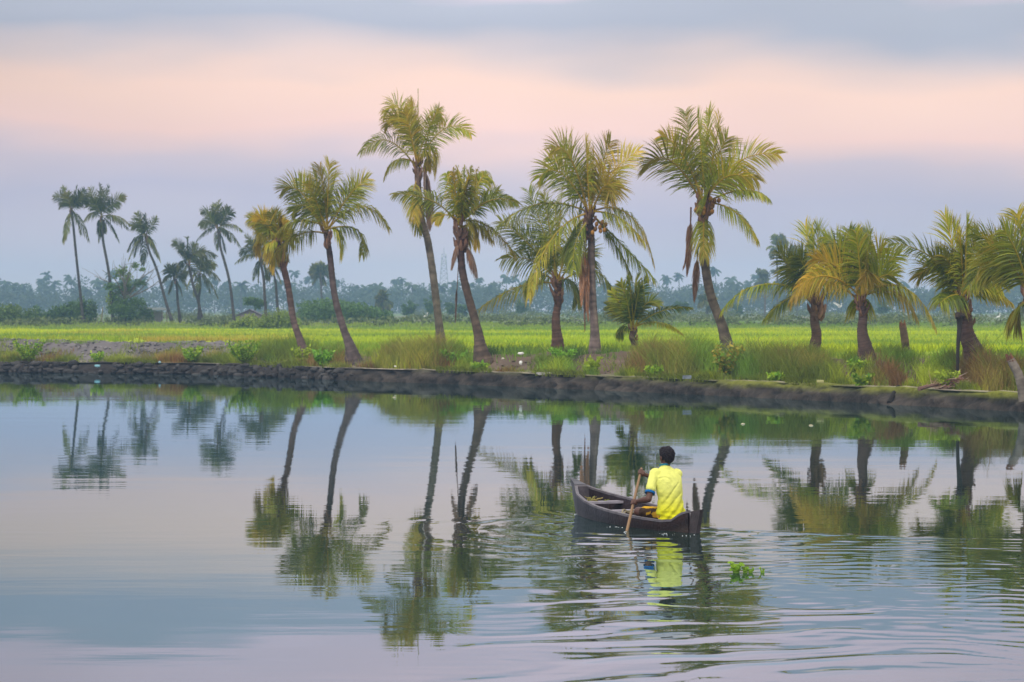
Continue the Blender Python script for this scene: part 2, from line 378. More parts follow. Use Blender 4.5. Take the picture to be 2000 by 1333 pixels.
def palm(spec):
    """spec: label, D, trunk pixels (base first), crown pixel, fronds [(tipx, tipy, options)], radius etc."""
    tr = spec['trunk']; D = spec['D'] or hit(*tr[0]); g = on(tr[0][0], D)
    lean = spec.get('lean', 0)
    t = thing(spec.get('name', 'coconut_palm'), spec['label'], 'palm tree', g, spec.get('group'))
    pts = [g-np.array([0,0,.15])]+[P(x, y, D+lean*(i+1)) for i, (x, y) in enumerate(tr[1:])]
    cx, cy = spec['crown']; Cc = P(cx, cy, D+lean*len(tr))
    path = spline(pts+[Cc], 90); wob = np.linspace(0, 1, 90)[:,None]*(1-np.linspace(0, 1, 90)[:,None])*4; ph = R.uniform(0, 9)
    path = path+wob*np.stack([.05*np.sin(np.linspace(0,9,90)+ph), .05*np.cos(np.linspace(0,7,90)+ph), np.zeros(90)], 1); rb, rt = [q*.82 for q in spec.get('r', (.15, .12))]
    u = np.linspace(0, 1, 90); hgt = np.linalg.norm(path-path[0], axis=1)
    rad = rb+(rt-rb)*u+spec.get('bulge', .12)*1.15*np.exp(-(hgt/.7)**1.6)
    rad = rad*(1+.05*((hgt/.16) % 1-.5)+R.normal(0,.022,90))
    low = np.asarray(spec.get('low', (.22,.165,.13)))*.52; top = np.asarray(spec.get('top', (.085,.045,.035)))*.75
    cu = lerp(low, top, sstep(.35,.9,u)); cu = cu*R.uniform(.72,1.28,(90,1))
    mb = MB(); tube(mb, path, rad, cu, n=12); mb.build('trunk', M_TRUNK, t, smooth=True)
    # boots: old leaf bases and fibre around the head of the trunk
    mb = MB(); ax = nrm(path[-1]-path[-8]); s = spec.get('head', 1.0)
    for i in range(spec.get('nboot', 16)):
        a = R.uniform(0, 2*np.pi); up = R.uniform(-.6,.15)*s; o = np.array([math.cos(a), math.sin(a), 0])
        b0 = Cc+ax*up+o*rt*.8; e = b0+o*R.uniform(.04,.17)*s+np.array([0,0,R.uniform(.12,.38)*s])
        tube(mb, [b0, (b0+e)/2+o*.04, e], [.05*s,.04*s,.015*s], C3(.13,.07,.045)*R.uniform(.6,1.9), n=5)
    mb.build('leaf_bases', M_BARK, t)
    sc_l = spec.get('LL', .85)*1.08; dk = spec.get('dark', 1.0); nl = spec.get('n', 62); wid = spec.get('wid', .036)
    def do(tx, ty, o):
        dead = o.get('dead', False); C0 = Cc+np.array([R.uniform(-.08,.08), R.uniform(-.08,.08), R.uniform(-.05,.25)])
        if 'from' in o: C0 = P(*o['from'], D+lean*len(tr))
        Lp = math.hypot(tx-cx, ty-cy)*D/F
        dy = o.get('dy', R.uniform(-.55,.55)*max(Lp, 1.2)*.8)
        T = P(tx, ty, D+lean*len(tr)+dy)
        if 'via' in o: V = P(*o['via'], D+lean*len(tr)+dy*.5)
        else:
            up = 1.0 if ty < cy-abs(tx-cx)*1.2 else .0
            V = (C0+T)/2+np.array([0,0,Lp*(.06 if up else .15)])+nrm(T-C0)*0
            if dead: V = (C0+T)/2+np.array([0,0,.05])
        up = (cy-ty)/max(1, math.hypot(tx-cx, ty-cy))
        mb = MB()
        frond_into(mb, C0, V, T, n=o.get('n', nl), LL=sc_l*o.get('L', 1.0), roll=o.get('roll', R.uniform(-.45,.45) if up < .15 else R.choice([-1,1])*R.uniform(.9,1.6)),
                   droop=o.get('droop', 1.3 if up < -.2 else .95 if up < .15 else .6 if up < .5 else spec.get('updroop', .26)), yel=o.get('yel', spec.get('yel', .35)+.07+R.uniform(-.25,.22)),
                   wid=wid, stalk=.035 if not dead else .02, dead=dead, bunch=3.0 if dead else o.get('bunch', 1.0), t0=o.get('t0', .16 if not dead else .25), dark=dk*R.uniform(.6,1.25), orange=o.get('orange', 0))
        ob = mb.build('dead_frond' if dead else 'frond', M_FROND, t)
        if dead: ob['label'] = 'dry brown frond hanging down the trunk'
    for fr_ in spec['fronds']: do(fr_[0], fr_[1], fr_[2] if len(fr_) > 2 else {})
    for i in range(spec.get('fill', 4)//4+(spec.get('fill', 4) > 8)):          # fronds that point towards and away from the bank
        r_ = spec.get('rad', 110); a = R.uniform(-.9,.9); s_ = R.choice([-1, 1])
        do(cx+r_*.45*a, cy-r_*R.uniform(-.25,.75), {'dy': s_*r_*D/F*R.uniform(.6,.95)})
    for (kx, ky) in spec.get('nuts', []):
        mb = MB(); c0 = P(kx, ky, D+lean*len(tr)-.25)
        for i in range(5): blob(mb, c0+R.normal(0,.085,3), (.078,.078,.10), C3(.36,.17,.03)*R.uniform(.4,1.1), 1, .05)
        mb.build('coconut_cluster', M_PAINT, t, smooth=True)
    return t

def leaf_cloud(mb, centers, radii, n, size, c1, c2, flat=0.0, shell=.55):
    centers = np.asarray(centers, float); radii = np.asarray(radii, float)
    vol = radii.prod(1)**(2/3); k = R.choice(len(centers), n, p=vol/vol.sum())
    d = nrm(R.normal(0,1,(n,3))); r = R.uniform(shell, 1.05, n)[:,None]
    pos = centers[k]+d*radii[k]*r
    a = nrm(R.normal(0,1,(n,3))+d*.3); b = nrm(np.cross(a, R.normal(0,1,(n,3))))
    s = (size*R.uniform(.6,1.4,n))[:,None]
    v = np.stack([pos-a*s, pos-b*s*.45, pos+a*s, pos+b*s*.45], 1)
    cl = R.uniform(0,1,len(centers))[k]*.6+R.uniform(0,1,n)*.4
    c = lerp(np.asarray(c1,float), np.asarray(c2,float), cl)*R.uniform(.8,1.2,(n,1))
    mb.add(v.reshape(-1,3), (np.arange(n)*4)[:,None]+np.arange(4), np.repeat(c[:,None],4,1).reshape(-1,3))
def blades(mb, base, h, wid, c, lean=.35, k=3, wind=(0,0)):
    base = np.asarray(base, float); n = len(base); h = np.broadcast_to(np.asarray(h,float),(n,))
    a = R.uniform(0, 2*np.pi, n); o = np.stack([np.cos(a), np.sin(a), np.zeros(n)], 1)*(lean*R.uniform(.2,1.2,n)*h)[:,None]
    o[:,0] += wind[0]*h; o[:,1] += wind[1]*h
    b = R.uniform(0, np.pi, n); wv = np.stack([np.cos(b), np.sin(b)*.5, np.zeros(n)], 1)*(wid*R.uniform(.6,1.3,n)*.5)[:,None]
    vs = []
    for j in range(k+1):
        t = j/k; p = base+o*t*t+np.array([0,0,1.])*(h*(t-.22*t*t*lean))[:,None]; ww = wv*(1-t*.93); vs += [p-ww, p+ww]
    m_ = 2*(k+1); v = np.stack(vs, 1)
    f = ((np.arange(n)*m_)[:,None,None]+np.array([[2*j,2*j+1,2*j+3,2*j+2] for j in range(k)])[None]).reshape(-1,4)
    mb.add(v.reshape(-1,3), f, np.repeat(np.asarray(c)[:,None], m_, 1).reshape(-1,3))
def branchy(mb, base, top, r, nb=7, spread=1.0, c=(.10,.08,.06)):
    base = np.asarray(base,float); top = np.asarray(top,float)
    mid = (base+top)/2+R.normal(0,.06,3)*np.linalg.norm(top-base)*.5
    tr = spline([base, mid, top], 12); tube(mb, tr, np.linspace(r, r*.35, 12), c, n=7); ends = []
    hh = np.linalg.norm(top-base)
    for i in range(nb):
        k = R.integers(4, 11); a = R.uniform(0, 2*np.pi); l = hh*R.uniform(.25,.5)*spread
        e = tr[k]+np.array([math.cos(a)*l, math.sin(a)*l, l*R.uniform(.3,1)])
        tube(mb, spline([tr[k], (tr[k]+e)/2+R.normal(0,.05,3)*l, e], 6), np.linspace(r*.4, r*.08, 6), c, n=5); ends.append(e)
    return ends
def tree(label, px, D, w, h, c1, c2, name='tree', n=2600, size=.16, low=.25, cat='tree', group=None, mat=None, nb=8, flat=.7):
    g = on(px, D); t = thing(name, label, cat, g, group); mb = MB()
    ends = branchy(mb, g-np.array([0,0,.1]), g+np.array([0,0,h*.75]), max(.04, h*.022), nb, min(1, 1.15*w/h))
    mb.build('trunk', M_BARK, t, smooth=True)
    cs = []; rs = []
    for i in range(11):
        a = R.uniform(0, 2*np.pi); q = R.uniform(.1,.62)*w/2; z = R.uniform(low, .85)*h
        k = 1-abs(z/h-.5)*.7
        cs.append(g+np.array([math.cos(a)*q*k, math.sin(a)*q*k, z])); s = R.uniform(.22,.38)*w*.5+.05
        rs.append([s*1.2, s*1.2, s*flat])
    for e in ends[:4]: cs.append(e); rs.append([w*.13, w*.13, w*.09])
    mb = MB(); leaf_cloud(mb, cs, rs, n, size, c1, c2, shell=.2); mb.build('crown', mat or M_LEAF, t)
    return t
def bush(label, px, D, w, h, c1, c2, n=1500, size=.10, name='shrub', cat='shrub', group=None, cut=.0):
    g = on(px, D); t = thing(name, label, cat, g, group); mb = MB(); cs = []; rs = []
    for i in range(9):
        x = R.uniform(-.5,.5)*w*.8; y = R.uniform(-.4,.4)*w*.6; top = h*(1-(2*x/w)**2*.75)*R.uniform(.7,1)
        cs.append(g+np.array([x,y,top*.5])); rs.append([w*.2, w*.2, top*.52])
        b0 = g+np.array([x*.2,y*.2,0]); tube(mb, spline([b0, (b0+cs[-1])/2+R.normal(0,.03,3), cs[-1]], 5), [.03,.025,.02,.015,.008], (.1,.075,.05), n=4)
    mb.build('stem', M_BARK, t)
    mb = MB(); leaf_cloud(mb, cs, rs, n, size, c1, c2, shell=.25); mb.build('foliage', M_LEAF, t); return t

# ------------------------------------------------------------------ retaining wall along the water
def wallpt(X, p, z):                      # p metres behind the water line
    Y = float(Yw(X)); sl = float(Yw(X+1.)-Yw(X-1.))/2; c = 1/math.sqrt(1+sl*sl)
    return np.array([X-sl*c*p, Y+c*p, z])
def X_of(px): 
    xs = np.linspace(-60, 40, 4001); return float(np.interp(px, px_of(xs), xs))
xa, xm, xb = -46.0, X_of(685), 30.0
# plastered mud section
us = np.arange(xm, xb, .08); prof = [(-.42,-.35),(-.30,-.05),(-.25,.10),(-.20,.19),(-.14,.29),(-.09,.36),(-.03,.41),(.05,.455),(.22,.47),(.45,.46)]
V_ = []; Cc_ = []
for j, (p, z) in enumerate(prof):
    a = us*1.0; nn = fbm(a*1.6, z*5+7+np.zeros_like(a), 51, 4)-.5; n2_ = fbm(a*5+z*9, z*6+np.zeros_like(a), 52, 3)-.5
    n4_ = fbm(a*11+z*5, z*14+np.zeros_like(a), 57, 2); row = []
    for q, X in enumerate(us):
        d = (nn[q]*.34+n2_[q]*.26+(n4_[q]-.5)*.16-.30*math.exp(-((px_of(X)-1166-10*z)/5)**2))*(1 if j < 8 else .5)
        row.append(wallpt(X, p-d, z+(nn[q]*.12+n2_[q]*.05 if j < 9 else n2_[q]*.05)))
    V_.append(row)
    pxs = px_of(us)
    dark = lerp(C3(.012,.011,.010), C3(.065,.053,.043), np.clip(n2_*2+.5+nn, 0, 1))
    moss = lerp(C3(.07,.085,.014), C3(.17,.18,.02), np.clip(nn*2+.5, 0, 1))
    mz = sstep(.24, .42, z+nn*.25-.10*sstep(1500, 900, pxs)-.0)*np.clip(.25+sstep(900,1700,pxs), 0, 1)
    c = lerp(dark, moss, mz)
    if j >= 8: c = lerp(C3(.40,.35,.28), moss, np.clip(sstep(.45,.6,fbm(a*.7, a*.2, 55))*1.0*sstep(900,1400,pxs)+.15, 0, 1))
    Cc_.append(c)
V_ = np.array(V_); Cc_ = np.array(Cc_); k1, k2 = V_.shape[:2]; ii = np.arange(k1*k2).reshape(k1, k2)
mb = MB(); mb.add(V_.reshape(-1,3), np.stack([ii[:-1,:-1], ii[:-1,1:], ii[1:,1:], ii[1:,:-1]], -1).reshape(-1,4), Cc_.reshape(-1,3))
mb.build('retaining_wall', M_STONE, smooth=True); tag(bpy.data.objects['retaining_wall'], 'low dark mud-plastered wall with a mossy top edge along the middle and right waterline', 'wall')
# rubble section on the left
mb = MB(); X = xa
us = np.arange(xa, xm+.6, .2)
for j, (p, z) in enumerate([(0,0)]): pass
back = []
for z, p in ((-.3,-.14),(.2,-.10),(.35,-.02),(.44,.3)):
    back.append([wallpt(X, p+(fbm(X*2, z*3, 61)-.5)*.12, z+(fbm(X*1.5, 3, 62)-.5)*.12) for X in us])
back = np.array(back); k1, k2 = back.shape[:2]; ii = np.arange(k1*k2).reshape(k1, k2)
mb.add(back.reshape(-1,3), np.stack([ii[:-1,:-1], ii[:-1,1:], ii[1:,1:], ii[1:,:-1]], -1).reshape(-1,4), (.035,.03,.028))
for X in np.arange(xa, xm+.2, .30):
    gap = 150 < px_of(X) < 215
    for lv in range(3):
        if gap and lv > 0: continue
        c = wallpt(X+R.uniform(-.1,.1)+.15*(lv % 2), -.16+.06*lv+R.uniform(-.05,.05), .05+lv*.145+R.uniform(-.04,.04))
        g_ = R.uniform(.015, .075)
        if R.random() < .1: continue
        blob(mb, c+R.normal(0,.03,3), (R.uniform(.08,.26), R.uniform(.10,.18), R.uniform(.05,.15)), C3(g_, g_*.93, g_*.9), 2, .4)
mb.build('rubble_wall', M_STONE, smooth=True); tag(bpy.data.objects['rubble_wall'], 'broken dark rubble stone wall along the left waterline below the gravel mound', 'wall')

# gravel and clods on the bank
mb = MB(); n = 2600
for i in range(n):
    px = R.uniform(-250, 470) if i < 1900 else R.uniform(480, 2200)
    X = X_of(px); p = R.uniform(.6, 6.5) if px < 470 else R.uniform(.4, 2.2)
    q = wallpt(X, p, 0); q[2] = ground(q[0], q[1])+.01; s = R.uniform(.03,.11) if px < 470 else R.uniform(.02,.07)
    g_ = R.uniform(.05,.20); blob(mb, q, (s, s*R.uniform(.7,1.2), s*.6), C3(g_, g_*.94, g_*.95) if px < 470 else C3(g_*.8, g_*.62, g_*.45), 1, .3)
mb.build('gravel', M_STONE); tag(bpy.data.objects['gravel'], 'grey gravel and earth clods strewn over the bank', 'gravel', kind='stuff')

# ------------------------------------------------------------------ grasses
def field_pts(n, y0, y1, wide=.21, pw=1.0):
    Y = y0+(y1-y0)*R.uniform(0,1,n)**pw; X = R.uniform(-1,1,n)*(Y*wide+4); return X, Y
X, Y = field_pts(290000, 68, 262, .26, .8)
p = (Y-Yw(X))*cosw(X); lim = np.interp(px_of(X), [0,430,520,640,2000], [6.6,6.2,3.2,3.2,3.2])
k = p > lim+R.uniform(0,1.2,len(X)); X, Y, p = X[k], Y[k], p[k]; Z = ground(X, Y)
n1 = fbm(X*.05, Y*.14, 71, 4); n2 = fbm(X*.3+3, Y*.12, 72, 3); PX = 1000+F*X/Y
near = sstep(8, 4, p)
c = lerp(C3(.27,.42,.012), C3(.60,.64,.015), np.clip(n1*1.6-.3, 0, 1)); c = lerp(c, C3(.13,.25,.03), sstep(.46,.66,fbm(X*.035+4, Y*.09, 73, 4))*.75); c = lerp(c, C3(.12,.22,.04), sstep(215,250,Y)*.6)
c = lerp(c, C3(.10,.17,.025), near*.45)
org = sstep(230,330,PX)*sstep(640,520,PX)*sstep(60,22,p)*1.0+sstep(.62,.7,fbm(X*.2,Y*.1,77))*.4*sstep(900,200,PX); c = lerp(c, C3(.50,.31,.06), np.clip(org*np.clip(n2*2.4-.3,0,1), 0, .85))
c = c*R.uniform(.8,1.2,(len(X),1)); hh = (.16+.22*n2)*(1+.1*near)*R.uniform(.6,1.2,len(X))
hh = hh*np.clip(.8+.5*R.uniform(0,1,len(X)), 0, 2)
mb = MB(); blades(mb, np.stack([X,Y,Z],1), hh, .035+Y*.0004, c, lean=.45, k=2)
mb.build('rice_grass', M_GRASS); tag(bpy.data.objects['rice_grass'], 'bright green rice grass covering the flat field behind the bank', 'grass', kind='stuff')

# tall bank grass: (px centre, px half width, metres behind the wall, height, colour a, colour b, amount)
OL, TAN, RUS, LG, YG, DG = C3(.165,.215,.026), C3(.29,.26,.05), C3(.25,.14,.05), C3(.17,.30,.03), C3(.30,.36,.02), C3(.07,.12,.025)
BANK = [(510,35,2.0,.75,LG,OL,900),(560,40,2.4,.85,LG,OL,1100),(640,30,2.6,.6,LG,OL,500),(600,30,1.3,.45,RUS,OL,500),(655,22,1.8,.5,RUS,TAN,500),
 (745,28,1.2,.55,TAN,YG,800),(760,30,2.2,.9,OL,TAN,700),(800,40,1.4,1.0,OL,TAN,1700),(815,28,1.0,.75,C3(.40,.28,.06),YG,700),(850,30,1.8,1.05,OL,RUS,1100),(880,25,2.4,.8,OL,LG,600),
 (905,28,1.6,.45,LG,YG,700),(960,40,3.3,.45,DG,LG,350),(1010,45,3.3,.4,DG,LG,350),(1065,25,1.8,.55,OL,LG,450),(1095,30,1.5,.55,LG,YG,700),(1130,30,3.2,.4,DG,LG,400),(1155,14,.9,.5,YG,LG,350),
 (1200,30,3.2,.3,DG,LG,300),(1255,22,1.4,.75,RUS,OL,700),(1290,35,1.7,1.05,OL,RUS,1500),(1330,35,1.5,1.1,OL,TAN,1500),(1375,28,1.9,1.0,OL,LG,1000),(1415,20,2.4,.8,OL,LG,400),
 (1470,26,1.5,1.0,LG,C3(.25,.33,.10),1400),(1510,34,1.7,.95,OL,TAN,1500),(1555,35,1.4,1.05,OL,RUS,1500),(1600,34,1.2,.95,OL,TAN,1500),(1640,25,1.3,.8,OL,YG,900),(1620,25,2.4,.7,RUS,OL,500),
 (1712,18,2.3,.35,LG,YG,400),(1740,14,1.4,.55,RUS,OL,500),(1770,18,1.2,.65,RUS,RUS*.7,800),(1800,20,2.6,.5,OL,LG,500),(1835,25,2.9,.5,OL,LG,600),(1845,16,.9,.55,YG,OL,700),(1880,26,1.6,.5,YG,LG,900),(1925,30,2.2,.55,OL,LG,900),
 (1950,35,1.4,.75,RUS,TAN,1500),(1990,30,1.9,.8,RUS,OL,1100),(2040,50,1.4,.8,OL,RUS,1500),(1990,8,2.5,1.2,OL,RUS,120),
 (30,40,.6,.4,OL,RUS,600),(120,30,.6,.4,OL,YG,500),(250,35,.5,.35,OL,YG,500),(330,40,.6,.45,RUS,TAN,800),(400,40,.5,.4,OL,RUS,700),(450,40,.6,.5,OL,YG,700),(570,30,.5,.35,OL,YG,350),(660,20,.45,.3,OL,TAN,250),(720,22,.5,.35,OL,RUS,300),(830,30,.45,.3,TAN,OL,350),(990,25,.5,.28,OL,RUS,250),(1230,22,.5,.4,OL,YG,350),(1390,30,.4,.4,OL,YG,450),(1480,25,.4,.35,OL,LG,350),(1570,30,.35,.4,OL,YG,500),(1650,25,.35,.3,YG,OL,350),(1790,25,.35,.3,YG,OL,350),(1900,30,.4,.35,OL,YG,400),(-60,60,1.2,.6,OL,YG,900),(20,26,1.0,.45,OL,YG,500),(100,40,1.1,.35,OL,RUS,400),(215,40,1.0,.35,OL,YG,500),(290,40,1.2,.4,OL,TAN,600),(330,30,1.3,.45,TAN,OL,500),(420,35,1.2,.5,OL,TAN,700),(460,30,1.6,.5,OL,TAN,600)]
mb = MB()
for (pc, hw, pp, h, ca, cb, n) in BANK:
    n = int(n*1.15); pxs = pc+R.normal(0, .55, n)*hw; xs = np.interp(pxs, px_of(np.linspace(-60,60,3000)), np.linspace(-60,60,3000))
    ps = np.clip(pp+R.normal(0,.42,n), .45, 9); cw = cosw(xs); sl = (Yw(xs+1)-Yw(xs-1))/2
    bx = xs+sl*cw*-ps*1.0*0; by = Yw(xs)+ps/cw
    bz = ground(bx, by)-.03; tuf = fbm(xs*1.4, by*1.4, 81, 2); fall = np.exp(-((pxs-pc)/hw)**2*.7)
    cc_ = lerp(ca, cb, np.clip((fbm(xs*.9, by*.9, 82, 3)-.5)*3+R.uniform(.2,.8,n), 0, 1))*R.uniform(.65,1.35,(n,1))*(.45+1.15*tuf[:,None])
    blades(mb, np.stack([bx,by,bz],1), h*(.45+.55*fall)*(.6+.9*tuf)*R.uniform(.55,1.15,n), .028, cc_, lean=.62, k=4, wind=(.05,-.06))
n = 26000; pxs = R.uniform(-250, 2250, n); xs = np.interp(pxs, px_of(np.linspace(-60,60,3000)), np.linspace(-60,60,3000))
ps = R.uniform(.5, 4.5, n); pat = fbm(xs*.9, ps*1.1, 85, 3); k = pat > np.where(pxs < 480, .60, np.interp(pxs, [480,640,1240,1300,2200],[.46,.62,.68,.44,.44])); xs, ps, pxs, pat = xs[k], ps[k], pxs[k], pat[k]
by = Yw(xs)+ps/cosw(xs); cc_ = lerp(OL, YG, R.uniform(0,1,len(xs))*.8)*R.uniform(.6,1.3,(len(xs),1)); cc_ = lerp(cc_, LG, sstep(2.2,3.6,ps)*.7)
blades(mb, np.stack([xs,by,ground(xs,by)-.02],1), R.uniform(.10,.34,len(xs)), .03, cc_, lean=.7, k=3)
n = 16000; pxs = R.uniform(-250, 2250, n); xs = np.interp(pxs, px_of(np.linspace(-60,60,3000)), np.linspace(-60,60,3000))
ps = R.uniform(-.08, .6, n); pat = fbm(xs*.6, xs*.13+3, 86, 3); k = pat > .50; xs, ps = xs[k], ps[k]; by = Yw(xs)+ps/cosw(xs); sl = (Yw(xs+1)-Yw(xs-1))/2
blades(mb, np.stack([xs,by,np.where(ps < 0, WALLZ-.06, ground(xs,by)-.01)],1), R.uniform(.10,.30,len(xs)), .03, lerp(OL, YG, R.uniform(0,1,len(xs))*.6)*R.uniform(.4,1.1,(len(xs),1)), lean=1.1, k=3, wind=(-.25,-.45))
mb.build('bank_grass', M_GRASS); tag(bpy.data.objects['bank_grass'], 'tall olive and rusty tussock grass growing along the top of the bank', 'grass', kind='stuff')

# scrub between the field and the far wood
mb = MB(); cs = []; rs = []
def scrubline(Y0, dY, h, n, xl, xr):
    for i in range(n):
        x = R.uniform(xl, xr)*Y0; y = Y0+R.uniform(-dY, dY); hh = h*R.uniform(.4,1.1); cs.append([x, y, float(ground(x,y))+hh*.35]); rs.append([R.uniform(.8,2.6), 1.2, hh*.65])
scrubline(262, 6, .8, 150, -.22, .22); scrubline(300, 12, .75, 110, -.22, .22); scrubline(360, 20, .9, 110, -.22, .22); scrubline(430, 30, 1.2, 100, -.22, .22)
scrubline(520, 30, 1.8, 110, -.22, .22)
leaf_cloud(mb, cs, rs, 34000, .20, C3(.06,.085,.035), C3(.17,.21,.06), shell=.3)
mb.build('scrub', M_FAR); tag(bpy.data.objects['scrub'], 'low dull green scrub in strips beyond the rice field', 'scrub', kind='stuff')

# far wood of palms and broadleaf trees
mb = MB()
def far_palm(mb, x, y, h, r, c, nf=15, trunk=True):
    g = float(ground(x,y)); top = np.array([x+R.normal(0,.03)*h, y, g+h]); 
    if trunk: tube(mb, spline([[x,y,g-.2],[x+R.normal(0,.02)*h,y,g+h*.5],top],5), [.2,.17,.15,.14,.13], C3(.10,.09,.08), n=4, cap=False)
    for i in range(nf):
        a = R.uniform(0,2*np.pi); el_ = R.uniform(-.5,1.2); d = np.array([math.cos(a)*math.cos(el_), math.sin(a)*math.cos(el_), math.sin(el_)])
        q = [top]; dd = d.copy()
        for j in range(4): dd = nrm(dd+np.array([0,0,-.30-.1*j])); q.append(q[-1]+dd*r/4*R.uniform(.9,1.1))
        q = np.array(q); tn = nrm(np.gradient(q,axis=0)); s_ = nrm(np.cross(tn, [0,0,1.])+1e-6); wd = (np.array([.15,.85,1,.8,.1])*r*.20)[:,None]
        dn = np.array([0,0,-1.])*wd*.9
        v = np.stack([q-s_*wd+dn, q, q+s_*wd+dn], 1).reshape(-1,3)
        f = [[j*3+k_, j*3+k_+1, j*3+k_+4, j*3+k_+3] for j in range(4) for k_ in (0,1)]
        mb.add(v, f, c*R.uniform(.7,1.3))
cs = []; rs = []
for row, (Yr, n, hm) in enumerate(((745, 210, 8.2), (790, 230, 9.8), (840, 230, 11.0), (900, 200, 12.5))):
    for i in range(n):
        x = R.uniform(-330, 330); y = Yr+R.uniform(-20,20); hh = hm*.9*(.66+.62*fbm(x*.03+row*9, row*3.3, 91, 3))*R.uniform(.86,1.08)
        if R.random() < .27: far_palm(mb, x, y, hh+.1, R.uniform(2.2,3.2), C3(.045,.07,.025))
        else:
            w_ = R.uniform(2.2,4.6); g = float(ground(x,y))
            for q in range(4):
                a = R.uniform(0,6.28); cs.append([x+math.cos(a)*w_*.45, y+math.sin(a)*w_*.4, g+hh*R.uniform(.5,.86)]); rs.append([w_*R.uniform(.3,.5), w_*.4, hh*R.uniform(.10,.17)])
    for i in range(260):
        x = R.uniform(-330,330); y = Yr-12+R.uniform(-8,8); g = float(ground(x,y)); cs.append([x,y,g+hm*.34]); rs.append([R.uniform(2.5,5), 2.5, hm*R.uniform(.32,.44)])
leaf_cloud(mb, cs, rs, 150000, .50, C3(.045,.065,.026), C3(.075,.10,.035), shell=.35)
mb.build('distant_wood', M_FAR); tag(bpy.data.objects['distant_wood'], 'far-off hazy blue wood of palms and trees along the horizon', 'wood', kind='stuff')

